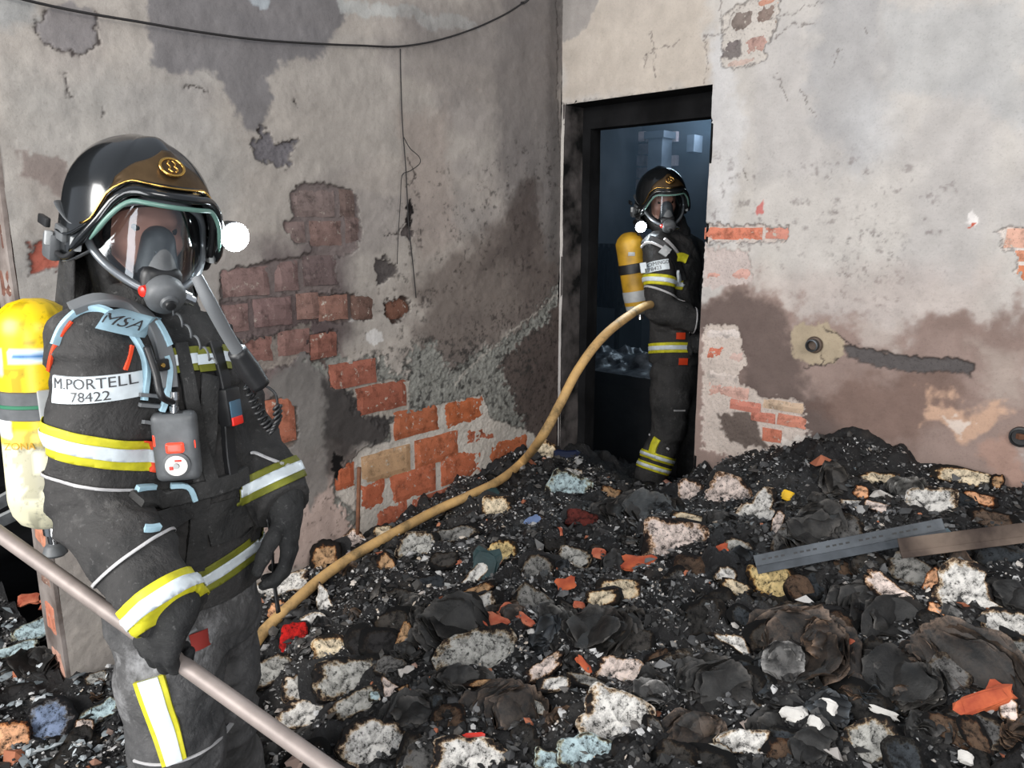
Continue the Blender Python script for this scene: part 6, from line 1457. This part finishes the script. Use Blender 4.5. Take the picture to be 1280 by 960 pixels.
for i, (px, py, w, h, rot, tilt, colk, kind, burn, th_, lab) in enumerate(BK):
    ww, hh = sizes(px, py, w, h, tilt); sq = {'sqr': 7, 'block': 2.7}.get(kind, 2.6); jag = {'sqr': .08, 'fork': .18}.get(kind, .19); sq = sq+(i*.37 % 1.6) if kind == 'block' else sq
    nm = 'paper_scrap' if ('scrap' in lab or 'page' in lab and 'block' not in lab and 'bundle' not in lab and 'pages' not in lab) else 'burnt_book'
    me = page_block(nm, ww, hh, max(th_*1.1, .008), i+3, sq, jag, kind if kind in ('fork', 'tri', 'ell') else None, layers=3 if th_ < .015 else 6)
    o = bpy.data.objects.new(nm, me); C.objects.link(o); o['tint'] = [float(c) for c in srgb(*PAL[colk])]; o['burn'] = float(burn-.05)
    place(o, px, py, rot, tilt, random.uniform(-12, 12), .014); tag(o, lab, 'paper' if nm == 'paper_scrap' else 'book')
    if th_ >= .02 and (i % 3 == 0 or 'cover' in lab) and kind in ('block', 'sqr'):     # charred cover board under the pages
        c = chunk('cover', ww*1.10, hh*1.10, .006, i, M['char']); oc = bpy.data.objects.new('cover', c); C.objects.link(oc); oc.parent = o; oc.location = (ww*.03, 0, -max(th_*1.1, .008)-.003)
for i, (px, py, w, h, rot, tilt, colk, lab) in enumerate(FANS):
    ww, hh = sizes(px, py, w, h, tilt); me = leaf_fan('charred_leaves', ww, hh, .05, 50+i, n=18, curl=.5, spread=.45)
    o = bpy.data.objects.new('leaf_bundle', me); C.objects.link(o); o['tint'] = [float(c) for c in srgb(*PAL[colk])*(.75 if colk == 'D' else .55)]
    place(o, px, py, rot, tilt, random.uniform(-6, 6), .012); tag(o, lab, 'paper')
# blackened books half buried everywhere: nothing tells them apart
protos = [page_block('blackened_book', .15, .11, .035, 200+k, 3.2, .12, None, 6, 40, 5) for k in range(6)]+[leaf_fan('blackened_book', .17, .12, .04, 300+k, n=14, curl=.4, spread=.5) for k in range(5)]
rr = random.Random(5); taken = [(b[0], b[1], max(b[2], b[3])) for b in BK]+[(b[0], b[1], 60) for b in FANS]; cnt = 0; labs = set()
for k in range(1400):
    px = rr.uniform(0, 1280); py = rr.uniform(590, 960)
    if py < 640 and not (560 < px): continue
    if px < 420 and py < 740 and px > 110: continue
    if any(abs(px-t[0]) < t[2]*.5 and abs(py-t[1]) < t[2]*.4 for t in taken): continue
    p = at(px, py); a_, b_ = ab(p)
    if b_ < .08 and a_ < LEND+.1: continue
    if a_ < .10 and not (DS0+.1 < b_ < DS1-.1 and a_ > 0): continue
    if p[1] < 1.0 or (130 < px < 330 and py > 700): continue
    me = protos[rr.randrange(len(protos))]; o = bpy.data.objects.new('blackened_book', me); C.objects.link(o); s = rr.uniform(.55, 1.15)
    v = rr.choice([(46, 44, 42), (62, 58, 54), (38, 36, 36), (84, 66, 52), (100, 98, 96), (52, 56, 60)]); o['tint'] = [float(c) for c in srgb(*v)]; o['burn'] = rr.uniform(-.1, .12)
    place(o, px, py, rr.uniform(0, 360), rr.uniform(5, 50), rr.uniform(-15, 15), rr.uniform(-.008, .014)); o.scale = (s, s*rr.uniform(.6, 1.1), s)
    shape = 'leaf bundle' if me.name.startswith('blackened_book') and protos.index(me) > 5 else 'book'; tone = {46: 'black', 38: 'black', 62: 'dark grey', 84: 'dark brown', 100: 'grey', 52: 'blue-black'}[v[0]]
    best = sorted(ANCH, key=lambda q: math.hypot(q[0]-px, (q[1]-py)*1.2))[:3]; lab_ = None
    for q in best:
        dx, dy = px-q[0], (py-q[1])*1.2; dirn = ('right of' if dx > 0 else 'left of') if abs(dx) > abs(dy)*1.6 else ('below' if dy > 0 else 'above') if abs(dy) > abs(dx)*1.6 else ('below and ' if dy > 0 else 'above and ')+('right of' if dx > 0 else 'left of')
        for sz in ('', 'small ' if s < .8 else 'large '):
            c_ = f'{sz}{tone} burnt {shape} {dirn} the {q[2]}'
            if c_ not in labs and len(c_.split()) <= 16: lab_ = c_; break
        if lab_: break
    if lab_ is None: bpy.data.objects.remove(o); continue
    labs.add(lab_); tag(o, lab_, 'book' if shape == 'book' else 'paper', 'blackened books buried all over the heap'); taken.append((px, py, 34)); cnt += 1
    if cnt >= 150: break
print('blackened', cnt)
# loose coloured pieces
M['frag'] = simple('brick_fragment', tuple(srgb(196, 118, 88)), .9, nscale=20, col2=tuple(srgb(150, 66, 44)), bmp=.5)
M['orangefrag'] = simple('orange_brick', tuple(srgb(204, 104, 62)), .85, nscale=14, col2=tuple(srgb(150, 62, 38)), bmp=.4)
M['yellowchip'] = simple('yellow_plastic', tuple(srgb(240, 190, 20)), .5); M['redchip'] = simple('red_plastic_chip', tuple(srgb(214, 44, 26)), .4)
M['plaster'] = simple('plaster_lump', tuple(srgb(218, 214, 208)), .9, noise=.25, nscale=25, bmp=.5); M['bluebag'] = simple('blue_film', tuple(srgb(110, 130, 170)), .4, noise=.3)
M['navy'] = simple('dark_blue_plastic', tuple(srgb(18, 26, 52)), .3); M['tealcover'] = simple('teal_cover', tuple(srgb(28, 58, 60)), .6, noise=.5, nscale=14)
for i, (px, py, w, h, rot, tilt, t, mt, nm, lab, cat) in enumerate([
 (622, 778, 28, 15, 25, 40, .015, 'frag', 'brick_fragment', 'orange brick fragment above the largest oval book', 'rubble'),
 (634, 766, 20, 20, 40, 40, .015, 'frag', 'brick_fragment', 'pale orange brick fragment beside the small brown leaf bundle', 'rubble'),
 (657, 775, 22, 8, 40, 40, .01, 'frag', 'brick_fragment', 'thin red-brown sliver right of the brown leaf bundle', 'rubble'),
 (796, 704, 38, 17, 4, 35, .02, 'orangefrag', 'brick_fragment', 'orange-red tile fragment left of the big square book', 'rubble'),
 (708, 730, 22, 14, -20, 45, .012, 'orangefrag', 'brick_fragment', 'orange curled fragment near the oval grey-cream book', 'rubble'),
 (696, 665, 13, 10, 0, 45, .012, 'frag', 'brick_fragment', 'small orange fragment below the dark red-brown book', 'rubble'),
 (748, 692, 14, 10, 10, 45, .012, 'frag', 'brick_fragment', 'small brown-orange fragment between two pale books', 'rubble'),
 (904, 687, 14, 12, -30, 45, .012, 'orangefrag', 'brick_fragment', 'small orange fragment right of the big square book', 'rubble'),
 (1232, 876, 62, 20, -38, 45, .035, 'orangefrag', 'brick_fragment', 'long orange brick piece near the lower right corner', 'rubble'),
 (1250, 864, 22, 16, 10, 45, .03, 'orangefrag', 'brick_fragment', 'short orange brick piece touching the long one', 'rubble'),
 (1065, 806, 9, 12, 0, 45, .01, 'frag', 'brick_fragment', 'tiny pink brick chip on the black folio', 'rubble'),
 (730, 830, 22, 8, 42, 40, .01, 'orangefrag', 'brick_fragment', 'bright orange sliver left of the round white and pink block', 'rubble'),
 (724, 756, 12, 7, 0, 40, .01, 'frag', 'brick_fragment', 'tiny orange fragment below the cream book pair', 'rubble'),
 (37, 749, 22, 12, 10, 40, .02, 'frag', 'brick_fragment', 'orange brick fragment at the left edge above the pole', 'rubble'),
 (70, 750, 34, 12, -6, 40, .02, 'frag', 'brick_fragment', 'pink brick fragment left of the broken wall end', 'rubble'),
 (84, 818, 10, 14, 0, 40, .015, 'frag', 'brick_fragment', 'small orange fragment at the foot of the broken wall end', 'rubble'),
 (985, 620, 15, 12, 20, 60, .008, 'yellowchip', 'plastic_chip', 'bright yellow plastic chip beside the white forked remains', 'plastic'),
 (592, 923, 24, 11, 0, 50, .008, 'redchip', 'plastic_chip', 'bright red chip on top of the broad white book', 'plastic'),
 (665, 651, 18, 9, -30, 40, .008, 'bluebag', 'plastic_chip', 'small blue film scrap right of the upright square book', 'plastic'),
 (708, 571, 30, 14, 0, 45, .03, 'navy', 'plastic_bag', 'dark blue crumpled plastic in the corner beside the cream book', 'bag'),
 (606, 716, 30, 50, 10, 60, .012, 'tealcover', 'book_cover', 'dark teal cover behind the three stacked leaf blocks', 'book cover'),
 (608, 622, 30, 14, -30, 40, .012, 'tealcover', 'book_cover', 'teal and yellow cover scrap tucked under the hose', 'book cover'),
 (1034, 886, 22, 20, 10, 50, .03, 'plaster', 'plaster_lump', 'white plaster lump left of the white stick', 'rubble'),
 (992, 892, 28, 16, -10, 50, .025, 'plaster', 'plaster_lump', 'white plaster lump right of the bright ragged book', 'rubble'),
 (1021, 906, 20, 14, 20, 50, .02, 'plaster', 'plaster_lump', 'small plaster lump below the larger one', 'rubble'),
 (1105, 891, 30, 8, 6, 45, .012, 'plaster', 'plaster_stick', 'white stick of plaster above the long burnt book', 'rubble'),
 (1208, 948, 16, 12, 0, 45, .02, 'plaster', 'plaster_lump', 'plaster lump near the bottom right', 'rubble'),
]):
    ww, hh = sizes(px, py, w, h, tilt); o = bpy.data.objects.new(nm, chunk(nm, ww, hh, t, i+70, M[mt])); C.objects.link(o); place(o, px, py, rot, tilt, random.uniform(-10, 10), .020); tag(o, lab, cat)
# ------------------------------------------------------------ metal, wires and fittings
M['steel'] = simple('scorched_steel', (.09, .10, .112), .42, metal=.6, noise=.5, nscale=9, bmp=.2); M['rust'] = simple('rusty_steel', tuple(srgb(128, 84, 60)), .8, noise=.5, nscale=20, bmp=.4)
M['rustbeam'] = simple('browned_steel', tuple(srgb(120, 104, 92)), .6, metal=.4, nscale=6, col2=tuple(srgb(60, 48, 42)), bmp=.3)
def angle_bar(name, A, B_, wa, wb, th_, mat, lab, cat, holes=True):
    A = np.array(A); B_ = np.array(B_); t = nrm(B_-A); up = nrm(np.array([0, 0, 1])-t*t[2]); out = np.cross(t, up); out = out if out[1] < 0 else -out; T = empty(name, (A+B_)/2, lab, cat); L = np.linalg.norm(B_-A)
    mid = (A+B_)/2; bk = nrm(-out*.35+up*.94)
    def plate(nm, dirv, w, off=0.):
        n = np.cross(t, dirv); o = rbox(nm, mid+dirv*w/2+off*n, np.stack([t, dirv, n]), (L, w, th_), mat, None, .0008, 1); adopt(o, T); return o
    fl = plate('flange', bk, wa); fl2 = plate('flange', nrm(-up*.75+out*.6), wb)
    if holes:
        nrm_ = np.cross(t, bk); nrm_ = nrm_ if nrm_[1] < 0 else -nrm_; k = 0; x = .03
        while x < L-.03:
            if k % 5 != 4: o = rbox('slot', A+t*x+bk*wa*.5+nrm_*(th_/2), np.stack([t, bk, nrm_]), (.012, .006, .0016), M['blackrub'], fl, 0); o.matrix_parent_inverse = Matrix.Identity(4)
            x += .020; k += 1
    return T
angle_bar('steel_angle', at(945, 708, .085), at(1182, 662, .12), .036, .026, .003, M['steel'], 'dark slotted steel angle lying across the right part of the heap', 'metal bar')
angle_bar('rusty_beam', at(1125, 690, .09), at(1330, 664, .11), .040, .02, .005, M['rustbeam'], 'brown rusty beam behind the slotted angle, running out of the right edge', 'metal bar', False)
tag(recenter(tube('rusty_rod', [W(447, 668, on_left(447, 668)[0]*dL[1]+CORNER[1]-.03), W(448, 625, on_left(448, 625)[0]*dL[1]+CORNER[1]-.03), W(449, 584, on_left(449, 584)[0]*dL[1]+CORNER[1]-.025)], .009, M['rust'], res=3)), 'thin rusty rod upright against the left wall beside the bare bricks', 'rod')
def Lp(px, py, off): a, z = on_left(px, py); return from_ab(a, off, z)
def Rp(px, py, off): b, z = on_right(px, py); return from_ab(off, b, z)
M['cable'] = simple('burnt_cable', (.015, .013, .013), .7)
tag(recenter(tube('burnt_cable', [Lp(-20, -12, .022)]+[Lp(x, y, .022+.004*math.sin(x)) for x, y in ((20, 0), (60, 9), (110, 19), (170, 29), (240, 41), (320, 51), (400, 56), (450, 58), (495, 59), (540, 52), (585, 38), (625, 20), (651, 4))], .0042, M['cable'], res=5, seg=6)), 'long burnt cable sagging across the top of the left wall', 'cable')
tag(recenter(tube('burnt_cable', [Lp(x, y, .022) for x, y in ((496, 62), (497, 110), (499, 160), (503, 210), (505, 250), (507, 284), (512, 330), (516, 372))], .0028, M['cable'], res=4, seg=6)), 'thin burnt cable hanging straight down from the long one', 'cable')
tag(recenter(tube('burnt_cable', [Lp(x, y, .024) for x, y in ((500, 172), (508, 186), (519, 196), (520, 205), (508, 214), (498, 220), (496, 250), (493, 300), (492, 330))], .0018, M['cable'], res=4, seg=6)), 'hair-thin looped wire beside the hanging cable', 'cable')
hk = recenter(tube('wall_hook', [Lp(651, 4, .0), Lp(651, 4, .03), Lp(653, 1, .04)], .006, M['cable'], res=3, seg=8)); tag(hk, 'small black hook at the right end of the long cable', 'hook')
pc = Rp(1018, 431, .0)
t = empty('pipe_stub', pc, 'short dark open pipe stub in the beige patch of the right wall', 'pipe')
adopt(lathe('pipe_end', pc-np.append(dL, 0)*.02, np.append(dL, 0), [(0, .026), (.055, .026), (.056, .021), (.02, .020), (.019, .002)], M['steel'], None, 24), t); adopt(lathe('collar', pc+np.append(dL, 0)*.001, np.append(dL, 0), [(0, .036), (.010, .033), (.011, .027)], M['rustbeam'], None, 24), t)
pc = Rp(1276, 546, .0); t = empty('wall_socket_box', pc, 'black burnt round socket box in the right wall near the edge', 'socket')
adopt(lathe('ring', pc, np.append(dL, 0), [(0, .038), (.012, .036), (.013, .030), (.004, .029), (.003, .001)], M['blackrub'], None, 24), t)
adopt(rbox('stub', pc+np.append(dL, 0)*.02+np.array([0, 0, .005]), np.eye(3), (.02, .02, .02), M['rust'], None, .004), t)
# steel rails leaning beyond the end of the left wall
for k, (a0, a1, lab) in enumerate((((-40, 652), (30, 612), 'upper pale steel rail at the left edge behind the air cylinder'), ((-40, 672), (40, 634), 'lower pale steel rail at the left edge behind the air cylinder'))):
    A0 = W(*a0, 2.7); A1 = W(*a1, 2.75); t_ = nrm(A1-A0); u_ = nrm(np.array([0, -.3, 1])-t_*t_[2]); T = empty('steel_rail', (A0+A1)/2, lab, 'metal bar')
    adopt(rbox('rail_web', (A0+A1)/2, np.stack([t_, u_, np.cross(t_, u_)]), (np.linalg.norm(A1-A0), .045, .004), M['greyrub'], None, .001), T); adopt(rbox('rail_lip', (A0+A1)/2+u_*.022-np.cross(t_, u_)*.008, np.stack([t_, u_, np.cross(t_, u_)]), (np.linalg.norm(A1-A0), .004, .02), M['palegrey'], None, .001), T)
